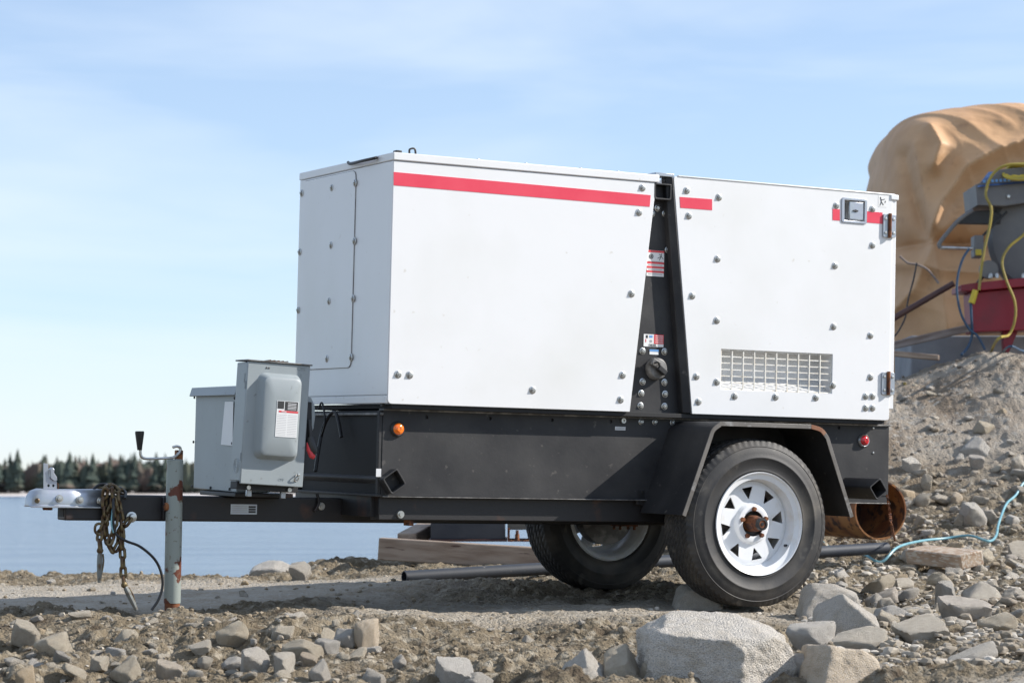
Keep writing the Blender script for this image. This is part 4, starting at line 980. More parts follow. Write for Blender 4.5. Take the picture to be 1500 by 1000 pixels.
# rusty pipe behind the right corner
rc0 = WY(1290, 747, 12.3); rr = .148
rpipe = empty('steel_pipe', 'wide rusty steel pipe with an open mouth behind the rear corner', 'pipe', loc=rc0)
dirp = Vector((-.38, .92, 0.02)).normalized(); 
MB().lathe([(rr-.008, 0), (rr, 0), (rr, .5), (rr, 1.1), (rr-.008, 1.1), (rr-.008, .5)], (0, 0, 0), dirp, 48, closed=True).build('pipe', M['pipem'], rpipe)
# wood block and plank among the stones
long_piece('wood_block', 'sawn orange brown timber offcut lying in the rubble under the blue hose', 'timber', WY(1343, 811, 11.9), WY(1424, 820, 11.5), .13, .07, mat('dusty_wood', (.44, .33, .235), .9, 0, (.30, .20, .13), 5, .4, .65, .6, 25, .005, c3=(.50, .44, .36), sc3=22, stretch=(1, 4, 4)), .18)
long_piece('plank', 'brown board sticking in from the right edge among stones', 'plank', WY(1440, 903, 9.0), WY(1540, 893, 9.3), .12, .035, M['wood'], .35)
# blue hose on the rubble
hz_ = []
for u, v in ((1205, 790), (1220, 800), (1235, 808), (1262, 817), (1290, 820), (1315, 816), (1350, 804), (1385, 797), (1420, 797), (1448, 801)):
    g = G(u, v+4, False); hz_.append(Vector((g.x, g.y, gh(g.x, g.y)+.028)))
for u, v in ((1459, 795), (1463, 778), (1474, 753), (1488, 735), (1502, 722), (1530, 705)):
    g = G(u, v, False); hz_.append(Vector((g.x, g.y, gh(g.x, g.y)+.04)))
o = MB().tube(spline(hz_, 8), .0068, 10).build('hose', M['bluehose']); tag(o, 'light blue hose winding over the rubble at the foot of the mound', 'hose')

# ------------------------------------------------------------------ mound top: tarp, mixer, cords, concrete
Yt = 17.4
def tarp():
    Yc = 18.4; D = 1.35
    ol_ = [(1268, 600), (1266, 480), (1268, 340), (1272, 285), (1281, 240), (1290, 208), (1305, 188), (1328, 178), (1360, 172), (1400, 166), (1440, 159), (1465, 158), (1500, 163), (1560, 160), (1620, 175), (1680, 215), (1705, 300), (1715, 480), (1715, 600)]
    C0 = WY(1485, 430, Yc); pts_ = [WY(u, v, Yc) for u, v in ol_]; pts_ += [pts_[-1]+(pts_[0]-pts_[-1])*f_ for f_ in (.33, .66)]
    pts_ = spline(pts_, 20, True); ang_ = np.array([math.atan2(p.z-C0.z, p.x-C0.x) for p in pts_]); rad_ = np.array([math.hypot(p.x-C0.x, p.z-C0.z) for p in pts_])
    od = np.argsort(ang_); ang_, rad_ = ang_[od], rad_[od]
    na, nb = 560, 230; th_ = np.linspace(-PI, PI, na, endpoint=False); Ro = np.interp(th_, ang_, rad_, period=2*PI)
    q_ = np.linspace(0, PI, nb)                                   # 0 front centre .. pi back centre
    RH = np.sin(q_)**.55; DY = -np.sign(np.cos(q_))*np.abs(np.cos(q_))**.6
    X_ = C0.x+RH[:, None]*(Ro*np.cos(th_))[None, :]; Z_ = C0.z+RH[:, None]*(Ro*np.sin(th_))[None, :]; Y_ = Yc+D*DY[:, None]*np.ones(na)[None, :]
    a_ = (X_*.9+Y_*.5); z_ = Z_-.47
    w1 = fbm2((a_*.8+z_*.25).ravel()+3, (z_*.45-a_*.2).ravel(), 2, 80).reshape(X_.shape)
    w2 = fbm2((a_*1.9+z_*1.1).ravel()+9, (z_*1.0-a_*.6).ravel(), 3, 87).reshape(X_.shape)
    w3 = fbm2((a_*5-z_*2).ravel(), (z_*4+a_).ravel(), 3, 91).reshape(X_.shape)+1.6*(1-np.abs(fbm2((a_*3.5+z_*3).ravel(), (z_*2.5-a_*2).ravel(), 2, 95).reshape(X_.shape)))**6
    crum = np.zeros(X_.shape); rr_ = np.random.default_rng(8); wx = fbm2((a_*1.1).ravel(), (z_*1.1).ravel(), 2, 71).reshape(X_.shape)*.35
    for fq, am in ((.55, .11), (.8, .08), (1.1, .06), (1.7, .035), (2.6, .022), (3.9, .013), (5.5, .008)):
        an = rr_.uniform(-1.2, 1.2); ph_ = (a_*math.cos(an)+z_*math.sin(an)+wx*rr_.uniform(.4, 1))*fq+rr_.uniform(0, 1)
        crum += am*np.abs((ph_-np.floor(ph_))-.5)*2*(.5+.5*sst(-.4, .5, fbm2((a_*.9+fq*9).ravel(), (z_*.9).ravel(), 2, 72).reshape(X_.shape)))-am*.5
    dd = (1-np.abs(w1))**5*.10+(1-np.abs(w2))**6*.075*.25+w3*.006-.05+crum
    def crease(l, wd, amp):
        out_ = 0; P_ = [WY(u, v, Yc-D) for u, v in l]; best = np.full(X_.shape, 9.)
        for p, q in zip(P_[:-1], P_[1:]):
            ex, ez = q.x-p.x, q.z-p.z; t_ = np.clip(((X_-p.x)*ex+(Z_-p.z)*ez)/(ex*ex+ez*ez), 0, 1); best = np.minimum(best, np.hypot(X_-p.x-t_*ex, Z_-p.z-t_*ez))
        return amp*np.exp(-(best/wd)**1.3)
    dd = dd+crease([(1338, 205), (1342, 260), (1352, 300), (1366, 345)], .05, -.13)+crease([(1352, 200), (1358, 260), (1372, 330)], .07, .10)
    dd = dd+crease([(1366, 345), (1385, 290), (1420, 240), (1470, 215), (1520, 200)], .06, .15)+crease([(1370, 350), (1400, 320), (1450, 300)], .05, .09)
    dd = dd+crease([(1305, 345), (1370, 350), (1470, 352)], .06, -.14)+crease([(1320, 375), (1380, 395), (1450, 400)], .06, .10)+crease([(1375, 175), (1385, 205), (1375, 235)], .05, .12)+crease([(1310, 470), (1350, 420), (1372, 360)], .05, .09)+crease([(1372, 360), (1385, 430), (1390, 480)], .05, .08)
    nx_ = RH[:, None]**3*np.cos(th_)[None, :]; nz_ = RH[:, None]**3*np.sin(th_)[None, :]; ny_ = DY[:, None]*np.ones(na)[None, :]
    k_ = np.sqrt(nx_**2+ny_**2+nz_**2)+1e-6
    X_ = X_+nx_/k_*dd*.45; Z_ = Z_+nz_/k_*dd*.45; Y_ = Y_+ny_/k_*dd
    V = np.stack([X_, Y_, Z_], -1).reshape(-1, 3)
    idx = np.arange(na*nb).reshape(nb, na); a_ = idx[:-1]; b2 = np.roll(idx, -1, 1)[:-1]; c2_ = np.roll(idx, -1, 1)[1:]; d2_ = idx[1:]
    me = arr_mesh('tarpaulin', V, np.stack([a_, b2, c2_, d2_], -1).reshape(-1, 4), M['tarp'])
    o = bpy.data.objects.new('tarpaulin', me); col.objects.link(o); tag(o, 'big tan tarpaulin draped over a load on the mound', 'tarpaulin'); return o
tarp()
def PW(l, Y_): return [WY(u, v, Y_) for u, v in l]
def rope(name, label, cat, l, Y_, r, m, n=8):
    o = MB().tube(spline(PW(l, Y_), n), r, 8).build(name, m); tag(o, label, cat); return o
rope('rope', 'dark rope running down the tarpaulin beside the rear door', 'rope', [(1343, 385), (1338, 410), (1330, 440), (1326, 465), (1314, 488), (1300, 500)], 16.75, .006, M['cable'])
rope('rope', 'pale cord tied across the tarpaulin at waist height', 'rope', [(1318, 375), (1330, 385), (1345, 388), (1360, 396), (1375, 415)], 17.0, .008, M['woodg'])
# machine: hood, drum, red hopper frame
Ym = 15.9
mc = empty('concrete_mixer', 'grey drum machine with a blue topped hood on a red steel hopper on the mound', 'machine', loc=WY(1480, 515, Ym))
O_ = mc.location.copy()
def MP(u, v, Y_=Ym): return WY(u, v, Y_)-O_
def mprism(l, y0, y1, name, m, bev=.004):
    ps = [MP(u, v) for u, v in l]; return MB().prism([(p.x, p.z) for p in ps], y0, y1).build(name, m, mc, bev)
c_ = MP(1530, 348); MB().lathe([(0, -.02), (.10, -.02), (.33, .0), (.365, .03), (.37, .10), (.37, .45), (.34, .5), (0, .52)], (c_.x, .0, c_.z), (.25, 1, 0), 48).build('drum', M['mgrey'], mc)
hd = mprism([(1427, 272), (1430, 302), (1470, 303), (1600, 284), (1600, 236), (1462, 250), (1450, 262)], -.05, .40, 'hood', M['mgrey'])
MB().add([MP(1431, 274, Ym-.07), MP(1448, 252, Ym+.1), MP(1600, 236, Ym+.1), MP(1600, 260, Ym-.07)], [(0, 1, 2, 3)]).build('control_panel', M['mblue'], mc)
dec = MB()
for k in range(7): p = MP(1440+k*6, 268-k*.4, Ym-.075); dec.box(p.x, p.x+.016, p.y-.004, p.y, p.z, p.z+.018)
dec.build('panel_marking', M['bluep'], hd)
p = MP(1477, 288, Ym-.055); MB().lathe([(.013, 0), (.01, .012), (0, .013)], (p.x, p.y, p.z), (0, -1, 0), 12).build('hood_bolt', M['steel'], hd)
MB().tube(spline([MP(1425, 308, Ym-.02), MP(1405, 322, Ym-.02), MP(1388, 341, Ym-.02), MP(1376, 357, Ym-.02), MP(1378, 363, Ym-.02)], 4), .014, 10).build('handle', M['mgrey'], mc)
MB().tube([MP(1378, 363, Ym-.02), MP(1425, 364, Ym-.02)], .011, 10).build('handle_bar', M['steel'], mc)
mprism([(1402, 326), (1426, 308), (1455, 306), (1470, 312), (1468, 327)], .06, .12, 'belt_guard', M['blk'])
MB().box(MP(1426, 352).x, MP(1440, 352).x, -.03, .10, MP(1430, 377).z, MP(1430, 345).z).build('socket', M['mgrey'], mc, .008)
MB().box(MP(1427, 360).x, MP(1436, 352).x, -.045, -.03, MP(1430, 375).z, MP(1430, 366).z).build('socket_plug', M['yellow'], mc, .004)
MB().tube([MP(1440, 345), MP(1475, 310)], .008, 8).build('strut', M['blk'], mc)
MB().tube([MP(1432, 415), MP(1452, 388)], .012, 8).build('strut', M['blk'], mc)
MB().lathe([(.06, -.02), (.06, .02), (0, .02)], MP(1448, 395), (0, -1, 0), 18).build('pulley', M['mgrey'], mc)
mprism([(1404, 419), (1404, 428), (1421, 428), (1600, 412), (1600, 398), (1424, 416)], -.10, .25, 'hopper_rim', M['redpaint'])
mprism([(1420, 429), (1423, 487), (1600, 480), (1600, 413)], -.04, .22, 'hopper', M['redpaint'], .006)
mprism([(1471, 485), (1473, 514), (1480, 516), (1494, 484)], .05, .12, 'hopper_leg', M['redpaint'])
mprism([(1560, 483), (1562, 514), (1569, 516), (1583, 484)], .05, .12, 'hopper_leg', M['redpaint'])
for u in (1449, 1458, 1497): MB().lathe([(.014, 0), (.014, .02), (.009, .03), (0, .03)], MP(u, 408)+Vector((0, -.05, 0)), (0, 0, 1), 10).build('rim_bolt', M['steel'], mc)
# concrete slab
a_, b2 = WY(1310, 492, 16.5), WY(1640, 528, 16.5)
o = MB().box(0, b2.x-a_.x, 0, .7, -.35, a_.z-b2.z).build('concrete_block', M['conc'], None, .01); o.location = (a_.x+.1, 16.45, b2.z); tag(o, 'pale grey concrete block on the mound under the red hopper', 'concrete block')
long_piece('board', 'grey weathered board leaning up to the red hopper', 'board', WY(1290, 510, 15.9), WY(1422, 480, 15.9), .05, .05, M['woodg'])
long_piece('board', 'brown board lying on the crest of the mound beside the rear door', 'board', WY(1290, 516, 15.85), WY(1376, 524, 15.75), .09, .035, M['wood'])
o = MB().cyl(WY(1285, 480, 16.0), WY(1397, 415, 16.0), .020, n=16).build('steel_tube', M['brownpole']); tag(o, 'dark brown steel tube slanting up in front of the tarpaulin', 'tube')
# cords
yc_ = empty('extension_cord', 'yellow extension cord coiled on the machine hood with a loop hanging to a yellow plug', 'cord', loc=WY(1490, 262, Ym-.1)); O2 = yc_.location.copy()
def cordpart(l, Y_, r, m, name='cord'): MB().tube(spline([WY(u, v, Y_)-O2 for u, v in l], 8), r, 8).build(name, m, yc_)
cordpart([(1500, 241), (1480, 241), (1463, 247), (1450, 262), (1444, 285), (1452, 305), (1450, 330), (1443, 360), (1438, 390), (1434, 425)], Ym-.14, .0095, M['ydark'])
for k in range(5):
    pts = [WY(1494+24*math.cos(q)+k*1.5, 255-k*1.8+8*math.sin(q), Ym-.05-.10*math.sin(q+k*.5))-O2 for q in np.linspace(0, 2*PI, 16, endpoint=False)]
    MB().tube(spline(pts, 3, True), .010, 8, closed=True).build('coil', M['yellow'], yc_)
MB().tube([WY(1429, 425, Ym-.14)-O2, WY(1423, 444, Ym-.14)-O2], [.020, .022], 10).build('plug', M['yellow'], yc_)
MB().tube(spline([WY(u, v, Y_)-O2 for u, v, Y_ in ((1422, 444, Ym-.14), (1423, 465, Ym-.13), (1424, 490, Ym-.1), (1418, 508, Ym-.1), (1408, 520, Ym-.15))], 8), .009, 8).build('blue_lead', M['navy'], yc_)
o = MB().tube(spline([WY(u, v, Y_) for u, v, Y_ in ((1540, 300, Ym-.1), (1500, 343, Ym-.12), (1478, 362, Ym-.14), (1468, 383, Ym-.14), (1474, 410, Ym-.14), (1486, 440, Ym-.14), (1487, 466, Ym-.14), (1478, 490, Ym-.14), (1455, 507, 15.6))]+[G(u, v, False)+Vector((0, 0, .02)) for u, v in ((1430, 521), (1400, 524), (1365, 531), (1345, 545), (1325, 566))], 8), .0088, 8).build('extension_cord', M['ydark']); tag(o, 'dull yellow cord draping over the red hopper and down the mound', 'cord')
rope('cable', 'dark blue cable curving from the socket down past the red hopper', 'cable', [(1420, 364), (1410, 380), (1403, 405), (1402, 430), (1408, 460), (1420, 482), (1432, 492), (1443, 512)], Ym-.12, .008, M['navy'])
o = MB().tube(spline([G(u, v, False)+Vector((0, 0, .02)) for u, v in ((1540, 519), (1500, 519), (1470, 519), (1440, 521), (1400, 530), (1380, 537), (1350, 546), (1330, 546), (1326, 538))], 8), .0075, 8).build('rope', M['navy']); tag(o, 'blue line lying along the crest of the dirt mound', 'rope')

# ------------------------------------------------------------------ rocks
def ico(sub_):
    bm = bmesh.new(); bmesh.ops.create_icosphere(bm, subdivisions=sub_, radius=1); V = np.array([v.co[:] for v in bm.verts]); Fc = np.array([[v.index for v in f.verts] for f in bm.faces]); bm.free(); return V, Fc
ICO = {k: ico(k) for k in (1, 2, 3, 4, 5, 6)}
def rock_verts(seed, sub_, npl=14, sharp=22, rough=.035, planes=None, freq=2.2):
    V, Fc = ICO[sub_]; r_ = np.random.default_rng(seed)
    if planes is None:
        n_ = r_.normal(size=(npl, 3)); n_ /= np.linalg.norm(n_, axis=1)[:, None]; d_ = r_.uniform(.62, 1.0, npl)
        ex = np.array([[1, 0, 0], [-1, 0, 0], [0, 1, 0], [0, -1, 0], [0, 0, 1], [0, 0, -1]], float); n_ = np.vstack([n_, ex]); d_ = np.r_[d_, np.full(6, .95)]
    else:
        n_ = np.array([p_[:3] for p_ in planes], float); d_ = np.array([p_[3] for p_ in planes]); n_ /= np.linalg.norm(n_, axis=1)[:, None]
    q = np.maximum(V @ n_.T, 1e-3)/d_[None, :]
    rad = (q**sharp).sum(1)**(-1/sharp)
    P = V*rad[:, None]
    s_ = seed % 97
    f_ = fbm3(P[:, 0]*freq+s_, P[:, 1]*freq, P[:, 2]*freq, 5 if sub_ > 4 else 3, s_, .55)
    g_ = (1-np.abs(fbm3(P[:, 0]*freq*1.7+s_, P[:, 1]*freq*1.7, P[:, 2]*freq*1.7, 3, s_+20)))
    P = P*(1+rough*f_+rough*.6*(g_-.5))[:, None]
    return P, Fc
def rock_mesh(seed, sub_, m, sx=1, sy=1, sz=1, **k):
    P, Fc = rock_verts(seed, sub_, **k); P = P*np.array([sx, sy, sz]); me = arr_mesh('rock', P, Fc, m)
    me.set_sharp_from_angle(angle=math.radians(50 if sub_ < 5 else 80)); return me
small = [rock_mesh(100+i, 3, M['rocktan'] if i % 5 == 4 else M['rock'], npl=8+i % 5, sharp=30, rough=.05) for i in range(16)]
mid = [rock_mesh(300+i, 4, M['rocktan'] if i in (3, 6) else M['rock'], npl=8+i % 5, sharp=34, rough=.045) for i in range(14)]
placed = []
def put_rock(u, vb, w, h, label, mesh=None, seed=0, sink=.12, group=None, tilt_=0, yaw=None, depth=None, name='rock', mu=None):
    g = G(u, vb, False); dist = g.y; sc = dist/F
    hx, hz = w*sc/2, h*sc/2; hy = (hx+hz)/2*1.05 if depth is None else depth
    me = mesh or mid[seed % len(mid)]
    o = bpy.data.objects.new(name, me); col.objects.link(o); R_ = random.Random(seed*13+int(u))
    k = 1.1
    o.scale = (hx*k, hy*k, hz*k*(1+sink)); o.rotation_euler = (.32, tilt_, R_.uniform(-.4, .4) if yaw is None else yaw)
    gy_ = g.y+hy*.5; gx_ = g.x*gy_/g.y
    o.location = (gx_, gy_, gh(gx_, g.y)*.5+g.z*.5+hz*(1-sink))
    placed.append((gx_, gy_, max(hx, hy)))
    tag(o, label, 'rock', group); return o
# hero boulder in the foreground
boul = rock_mesh(5, 6, M['granite'], planes=[(.02, -.26, 1, .50), (.52, -.12, .85, .69), (-.62, -.1, .80, .84), (-.30, -1, .12, .80), (.72, -.75, .06, .88), (1, .1, .12, .97), (-1, -.1, .06, .94), (0, 1, .2, .9), (0, 0, -1, .9), (-.75, -.7, .35, .92), (.35, -.75, .75, .80)], sharp=110, rough=.045, freq=3.2)
g = G(1050, 1003, False)
def hero(u, vb, w, h, me, label, depth, sinkz, yaw=0, extra=0):
    g = G(u, vb, False); sc = g.y/F; o = bpy.data.objects.new('boulder', me); col.objects.link(o); hx, hz = w*sc/2, h*sc/2
    co = np.empty(len(me.vertices)*3, np.float32); me.vertices.foreach_get('co', co); co = co.reshape(-1, 3); mnx, mxx, mnz, mxz = co[:, 0].min(), co[:, 0].max(), co[:, 2].min(), co[:, 2].max()
    o.scale = (hx/((mxx-mnx)/2), depth, hz/((mxz-mnz)/2)*(1+sinkz)); o.rotation_euler = (0, 0, yaw)
    y_ = g.y+depth*.8; o.location = (g.x*y_/g.y, y_, g.z+hz*2-o.scale[2]*mxz); placed.append((o.location.x, y_, hx)); tag(o, label, 'boulder'); return o
hero(1050, 1010, 246, 108, boul, 'large pale granite boulder in front of the near wheel', .17, .25, .0)
b2m = rock_mesh(8, 5, M['granite'], planes=[(-.2, -.3, 1, .70), (0, -1, .35, .75), (-.8, -.2, .6, .82), (1, -.1, .1, .95), (-1, 0, .2, .95), (0, 1, 0, .9), (0, 0, -1, .9), (.5, -.2, .9, .76), (.3, .4, .8, .75)], sharp=24, rough=.035)
hero(1216, 902, 96, 46, b2m, 'rounded grey white rock just behind the dark faced triangular slab', .13, .3)
b3m = rock_mesh(9, 5, M['granite'], planes=[(-.75, -.3, .75, .62), (.62, -.2, .8, .60), (-.25, -1, .25, .6), (1, -.1, .1, .95), (-1, 0, .1, .95), (0, 1, 0, .9), (0, 0, -1, .9), (.3, .6, .7, .7)], sharp=30, rough=.03)
hero(1240, 938, 104, 66, b3m, 'triangular grey slab with a smooth shaded face right of the boulder', .12, .3)
b4m = rock_mesh(12, 5, M['granite'], planes=[(-.1, -.2, 1, .62), (-.85, -.2, .6, .80), (0, -1, .25, .8), (.7, -.4, .5, .8), (1, -.1, .1, .95), (-1, 0, .2, .95), (0, 1, 0, .9), (0, 0, -1, .9)], sharp=18, rough=.03)
hero(1023, 892, 80, 38, b4m, 'smooth rounded rock wedged against the near tyre', .10, .3)
b5m = rock_mesh(13, 5, M['rocktan'], planes=[(.15, .1, 1, .6), (.3, -1, .3, .75), (-.9, -.4, .3, .85), (1, -.1, .1, .95), (-1, 0, .2, .95), (0, 1, 0, .9), (0, 0, -1, .9), (.6, .1, .85, .72)], sharp=30, rough=.045)
hero(1232, 1008, 130, 62, b5m, 'orange brown faced slab half buried right of the big boulder', .14, .3)
b6m = rock_mesh(21, 5, M['rock'], planes=[(-.7, -.4, .8, .62), (.75, -.3, .7, .66), (0, -1, .35, .7), (.3, -.9, .5, .7), (1, -.1, .1, .95), (-1, 0, .1, .95), (0, 1, 0, .9), (0, 0, -1, .9)], sharp=34, rough=.06)
hero(857, 1008, 78, 54, b6m, 'jagged pale rock at the bottom edge left of the big boulder', .10, .4)
b7m = rock_mesh(22, 5, M['rock'], planes=[(-.3, -.4, .9, .62), (.85, -.3, .6, .62), (-.3, -1, .3, .7), (.6, -.9, .4, .7), (1, -.1, .1, .95), (-1, 0, .1, .95), (0, 1, 0, .9), (0, 0, -1, .9)], sharp=34, rough=.06)
hero(912, 1006, 66, 58, b7m, 'jagged split rock touching the left side of the big boulder', .10, .4)
ROCKS = [
 (37, 940, 38, 28, 'cream blunt stone near the left edge, above the pale lump'), (76, 954, 42, 24, 'rounded pale stone right of the cream one at the left edge'),
 (54, 978, 26, 20, 'small leaning grey stone below the pair at the left edge'), (38, 1000, 28, 30, 'yellowish pointed stone in the bottom left corner'),
 (145, 984, 32, 20, 'low grey white stone at the bottom left, left of the broad slab'), (190, 992, 42, 30, 'broad pale slab at the bottom, below the hanging chains'),
 (245, 990, 36, 30, 'tan wedge shaped stone at the bottom below the jack'), (343, 938, 44, 32, 'grey angular stone pair right of the jack foot'),
 (293, 952, 36, 14, 'thin flat pale stone in the soil right of the jack foot'), (300, 966, 22, 13, 'small flat stone under the thin flat one'),
 (342, 972, 30, 17, 'low pale stone left of the round white one'), (374, 988, 38, 34, 'round white stone in the left foreground'),
 (412, 937, 38, 20, 'rough white stone under the leaning dark slab'), (430, 924, 50, 16, 'dark flat slab leaning across the stones'),
 (441, 966, 50, 27, 'blocky pale stone with a flat sunlit top in the left foreground'), (477, 960, 30, 22, 'brownish grey stone right of the blocky pale one'),
 (508, 949, 30, 28, 'pointed white stone left of the tall upright one'), (537, 950, 31, 42, 'tall upright pale stone with a groove'),
 (415, 988, 38, 32, 'crumbly pale stone with tan edges right of the round white one'), (470, 995, 28, 26, 'tan white stone at the bottom between larger ones'),
 (452, 978, 26, 18, 'small tan stone beneath the blocky pale one'), (587, 980, 17, 20, 'small pale stone alone in the brown soil'),
 (662, 1004, 58, 38, 'long pale slab rising from the bottom edge left of centre'), (700, 1006, 40, 20, 'tan rock at the bottom edge beside the long pale slab'),
 (398, 842, 56, 24, 'broad cream rock on the bank by the lake'), (441, 845, 27, 23, 'rounded brown rock beside the broad cream one on the bank'), (230, 832, 26, 11, 'low pale rock on the bank behind the jack'),
 (955, 1003, 32, 30, 'small pointed stone at the foot of the big boulder'), (990, 1006, 30, 22, 'low stone at the bottom edge before the big boulder'),
 (1187, 942, 64, 32, 'tan topped slab against the right side of the big boulder'), (1275, 902, 26, 24, 'small square stone behind the triangular slab'),
 (1292, 886, 46, 16, 'flat stone lying behind the small square one'), (1388, 892, 34, 40, 'tilted upright cream slab with brown streaks right of the wheel'),
 (1442, 888, 58, 30, 'peaked pale rock near the right edge'), (1408, 916, 68, 34, 'heavy block with a shaded left face before the brown board'),
 (1462, 926, 56, 30, 'angular stone in front of the brown board at the right edge'), (1345, 938, 78, 34, 'rough flat rock in the middle of the right rubble'),
 (1305, 922, 52, 28, 'sunlit rock right of the triangular slab'), (1483, 880, 30, 22, 'grey stone above the brown board at the right edge'), (1262, 950, 72, 26, 'low crusted rock below the triangular slab'),
 (1330, 905, 40, 16, 'low stone behind the rough flat rock'), (1300, 895, 30, 22, 'grey lump behind the sunlit rock'), (1180, 1000, 40, 30, 'grey stone at the bottom right of the big boulder'),
 (1425, 960, 70, 14, 'soil covered flat stone low in the right corner'), (1398, 843, 24, 16, 'pale stone against the orange timber offcut'), (1380, 832, 30, 16, 'grey pointed stone right under the timber offcut'),
 (1440, 634, 32, 16, 'flat pale stone high on the mound'), (1430, 666, 38, 22, 'broad light stone in the middle of the mound'), (1431, 688, 22, 19, 'angular stone just below the broad light one on the mound'),
 (1405, 680, 15, 13, 'small round stone left of the angular one on the mound'), (1332, 690, 25, 20, 'grey stone on the mound right of the red marker lamp'), (1357, 708, 16, 19, 'pale stone on the lower left slope of the mound'),
 (1380, 730, 26, 11, 'flat brown stone low on the mound'), (1425, 775, 38, 32, 'large rounded grey stone at the foot of the mound'), (1403, 775, 15, 20, 'upright stone left of the rounded grey one at the mound foot'),
 (1452, 770, 22, 23, 'square grey stone by the bend of the blue hose'), (1350, 772, 15, 13, 'tan stone at the mound foot right of the rusty pipe'), (1493, 695, 20, 24, 'pinkish stone on the mound at the right edge'),
 (1403, 795, 20, 18, 'pointed white stone standing behind the timber offcut')]
for i, (u, v, w, h, lb) in enumerate(ROCKS): put_rock(u, v, w, h, lb, seed=i, sink=.26, tilt_=random.Random(i).uniform(-.3, .3))
# scattered stones, each a thing
R2 = random.Random(21); count = 0
ZONES = [((0, 560, 912, 1006), 80, (13, 34), 'small pale broken stone in the left foreground soil', 'scattered stones in the left foreground'),
         ((560, 940, 900, 1004), 14, (9, 18), 'small stone in the brown clods of the middle foreground', 'scattered stones in the middle foreground'),
         ((1225, 1505, 805, 930), 110, (15, 42), 'broken stone in the rubble right of the near wheel', 'rubble right of the wheel'),
         ((1315, 1505, 690, 800), 56, (10, 28), 'loose stone on the lower slope of the dirt mound', 'stones on the lower mound'),
         ((1320, 1505, 560, 690), 20, (8, 15), 'stone stuck in the upper slope of the dirt mound', 'stones on the upper mound'),
         ((0, 560, 840, 905), 18, (7, 14), 'small stone on the sandy strip by the bank', 'stones on the sandy strip')]
for (x0, x1, y0, y1), n_, (s0, s1), lb, gp in ZONES:
    k = 0; tries = 0
    while k < n_ and tries < 3000:
        tries += 1
        u = R2.uniform(x0, x1); v = R2.uniform(y0, y1) if y0 > 800 else R2.uniform(y0, y1)
        if u < 1300 and v < 830 and u > 1000: continue
        g = G(u, v, False); s_ = s0+(s1-s0)*R2.random()**1.8; sz = s_*g.y/F/2
        if any((g.x-a_)**2+(g.y-b2)**2 < (c_*.8+sz*.9)**2 for a_, b2, c_ in placed): continue
        o = bpy.data.objects.new('stone', R2.choice(small)); col.objects.link(o); kk = 1.15
        o.scale = (sz*kk*R2.uniform(.9, 1.3), sz*kk*R2.uniform(.8, 1.2), sz*kk*R2.uniform(.42, .8)); o.rotation_euler = (R2.uniform(-.05, .6), R2.uniform(-.5, .35), R2.uniform(0, 6.3))
        o.location = (g.x, g.y, gh(g.x, g.y)+sz*.14); tag(o, lb, 'stone', gp); placed.append((g.x, g.y, sz)); k += 1
# a label of its own for every scattered stone: counted outward from the nearest describable neighbour
def pix(p):
    q = np.array(p)-CAM; c_ = CAMM.T @ q; return 750+F*c_[0]/c_[2], 500+F*c_[1]/c_[2]
marks = [(pix(o.location), o['label']) for o in col.objects if o.get('category') in ('rock', 'boulder') and len(o['label'].split()) <= 9]
buck = {}
for o in [o for o in col.objects if o.get('category') == 'stone']:
    pu, pv = pix(o.location); (mu, mv), ml = min(marks, key=lambda m_: (m_[0][0]-pu)**2+((m_[0][1]-pv)*1.3)**2)
    dx, dy = pu-mu, pv-mv; dr = ('right of' if dx > 0 else 'left of') if abs(dx) > abs(dy)*1.2 else ('in front of' if dy > 0 else 'behind')
    buck.setdefault((ml, dr), []).append((dx*dx+dy*dy, o))
ORD = ['nearest', 'second', 'third', 'fourth', 'fifth', 'sixth', 'seventh', 'eighth', 'ninth', 'tenth', 'eleventh', 'twelfth', 'thirteenth', 'fourteenth', 'fifteenth', 'sixteenth', 'seventeenth', 'eighteenth', 'nineteenth', 'twentieth', 'twenty-first', 'twenty-second', 'twenty-third', 'twenty-fourth', 'twenty-fifth', 'twenty-sixth', 'twenty-seventh', 'twenty-eighth']
for (ml, dr), l in buck.items():
    l.sort(key=lambda t_: t_[0])
    for k, (_, o) in enumerate(l): o['label'] = '%s small stone %s the %s' % (ORD[min(k, 27)], dr, ml)
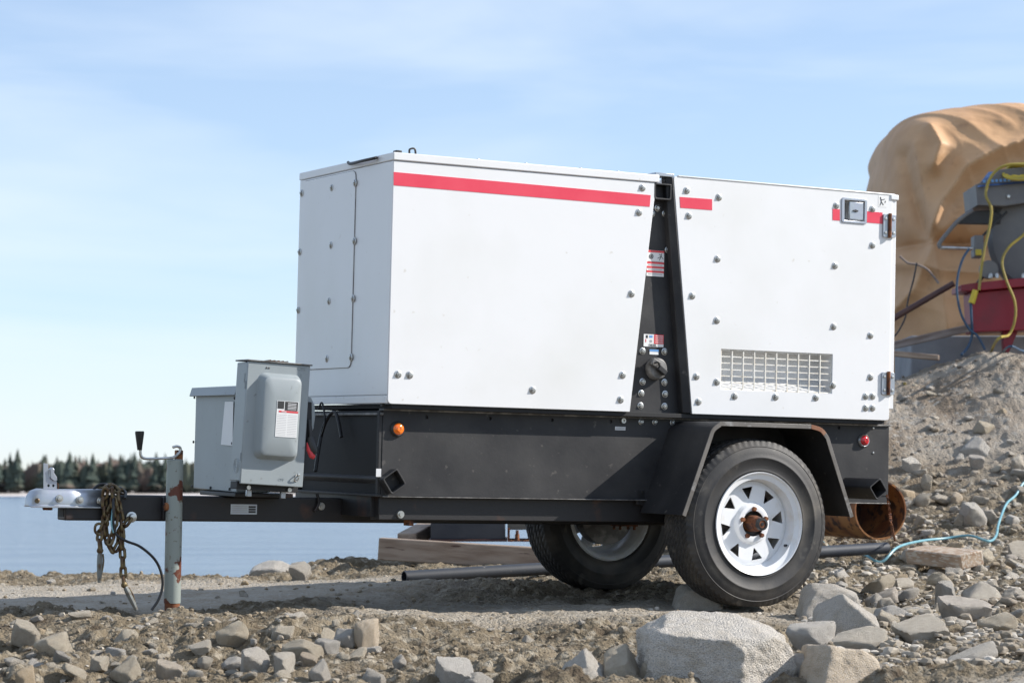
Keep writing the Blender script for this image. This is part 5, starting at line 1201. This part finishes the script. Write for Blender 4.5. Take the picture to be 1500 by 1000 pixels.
# gravel and crumbs too small to count
def scatter(name, label, n_, region, size, m, lvl, mask=None, seed=1, flat=.7):
    r_ = np.random.default_rng(seed); base = [rock_verts(500+i, lvl, 7, 40, .10) for i in range(8)]
    xs = r_.uniform(0, 1, n_*3); ys = r_.uniform(0, 1, n_*3); yw = region[2]+(region[3]-region[2])*ys**1.25; xw = xs*(region[1]-region[0])+region[0]; xw = xw*yw
    if mask is not None: kp = mask(xw, yw, r_.uniform(0, 1, len(xw))); xw, yw = xw[kp], yw[kp]
    xw, yw = xw[:n_], yw[:n_]; zz = ground_h(xw, yw); Vs = []; Fs = []; o_ = 0
    sz = size[0]+(size[1]-size[0])*r_.uniform(0, 1, len(xw))**3
    for i in range(len(xw)):
        P, Fc = base[i % 8]; a_ = r_.uniform(0, 6.28); c_, s_ = math.cos(a_), math.sin(a_); sc = sz[i]*np.array([1, r_.uniform(.7, 1), flat*r_.uniform(.7, 1.2)])
        Q = P*sc; Q = np.stack([Q[:, 0]*c_-Q[:, 1]*s_, Q[:, 0]*s_+Q[:, 1]*c_, Q[:, 2]], 1); Vs.append(Q+np.array([xw[i], yw[i], zz[i]+sz[i]*.15])); Fs.append(Fc+o_); o_ += len(P)
    me = arr_mesh(name, np.vstack(Vs), np.vstack(Fs), m, smooth=True); me.set_sharp_from_angle(angle=math.radians(28)); o = bpy.data.objects.new(name, me); col.objects.link(o); tag(o, label, kind='stuff'); return o
Mpeb = mat('gravel', (.38, .335, .27), .95, 0, (.23, .19, .14), 3, .4, .6, c3=(.46, .42, .36), sc3=9)
scatter('soil_crumbs', 'crumbs of brown soil and clods', 14000, (-.24, .24, 5.4, 13.5), (.002, .014), M['dust'], 1, lambda x, y, r: r < np.where(roughness(x, y)[0] > .5, 1, .12)*np.where((x > .95*1) & (y > 7.6), .5, 1), 3, .8)
scatter('gravel', 'fine pale gravel strewn over the soil', 1100, (-.24, .24, 5.4, 13.5), (.004, .016), Mpeb, 2, lambda x, y, r: r < np.where(x > 1.0, 0.1, np.where((x < -.2) & (y < 9), 1, .35)), 4, .7)
scatter('rubble_gravel', 'small broken stone chips filling the rubble right of the wheel', 5200, (.115, .26, 7.2, 13.4), (.007, .028), Mpeb, 2, lambda x, y, r: r < sst(.9, 1.25, x), 5, .65)
scatter('mound_gravel', 'stone chips and dirt lumps on the mound', 1500, (.13, .27, 12.9, 16.2), (.004, .018), mat('mound_gravel', (.26, .225, .185), .95, 0, (.16, .13, .10), 3, .4, .6, c3=(.36, .33, .29), sc3=6, lo3=.55, hi3=.62), 2, None, 6, .65)
for o in [bs, bf]:
    if o.parent is None: bpy.data.objects.remove(o)
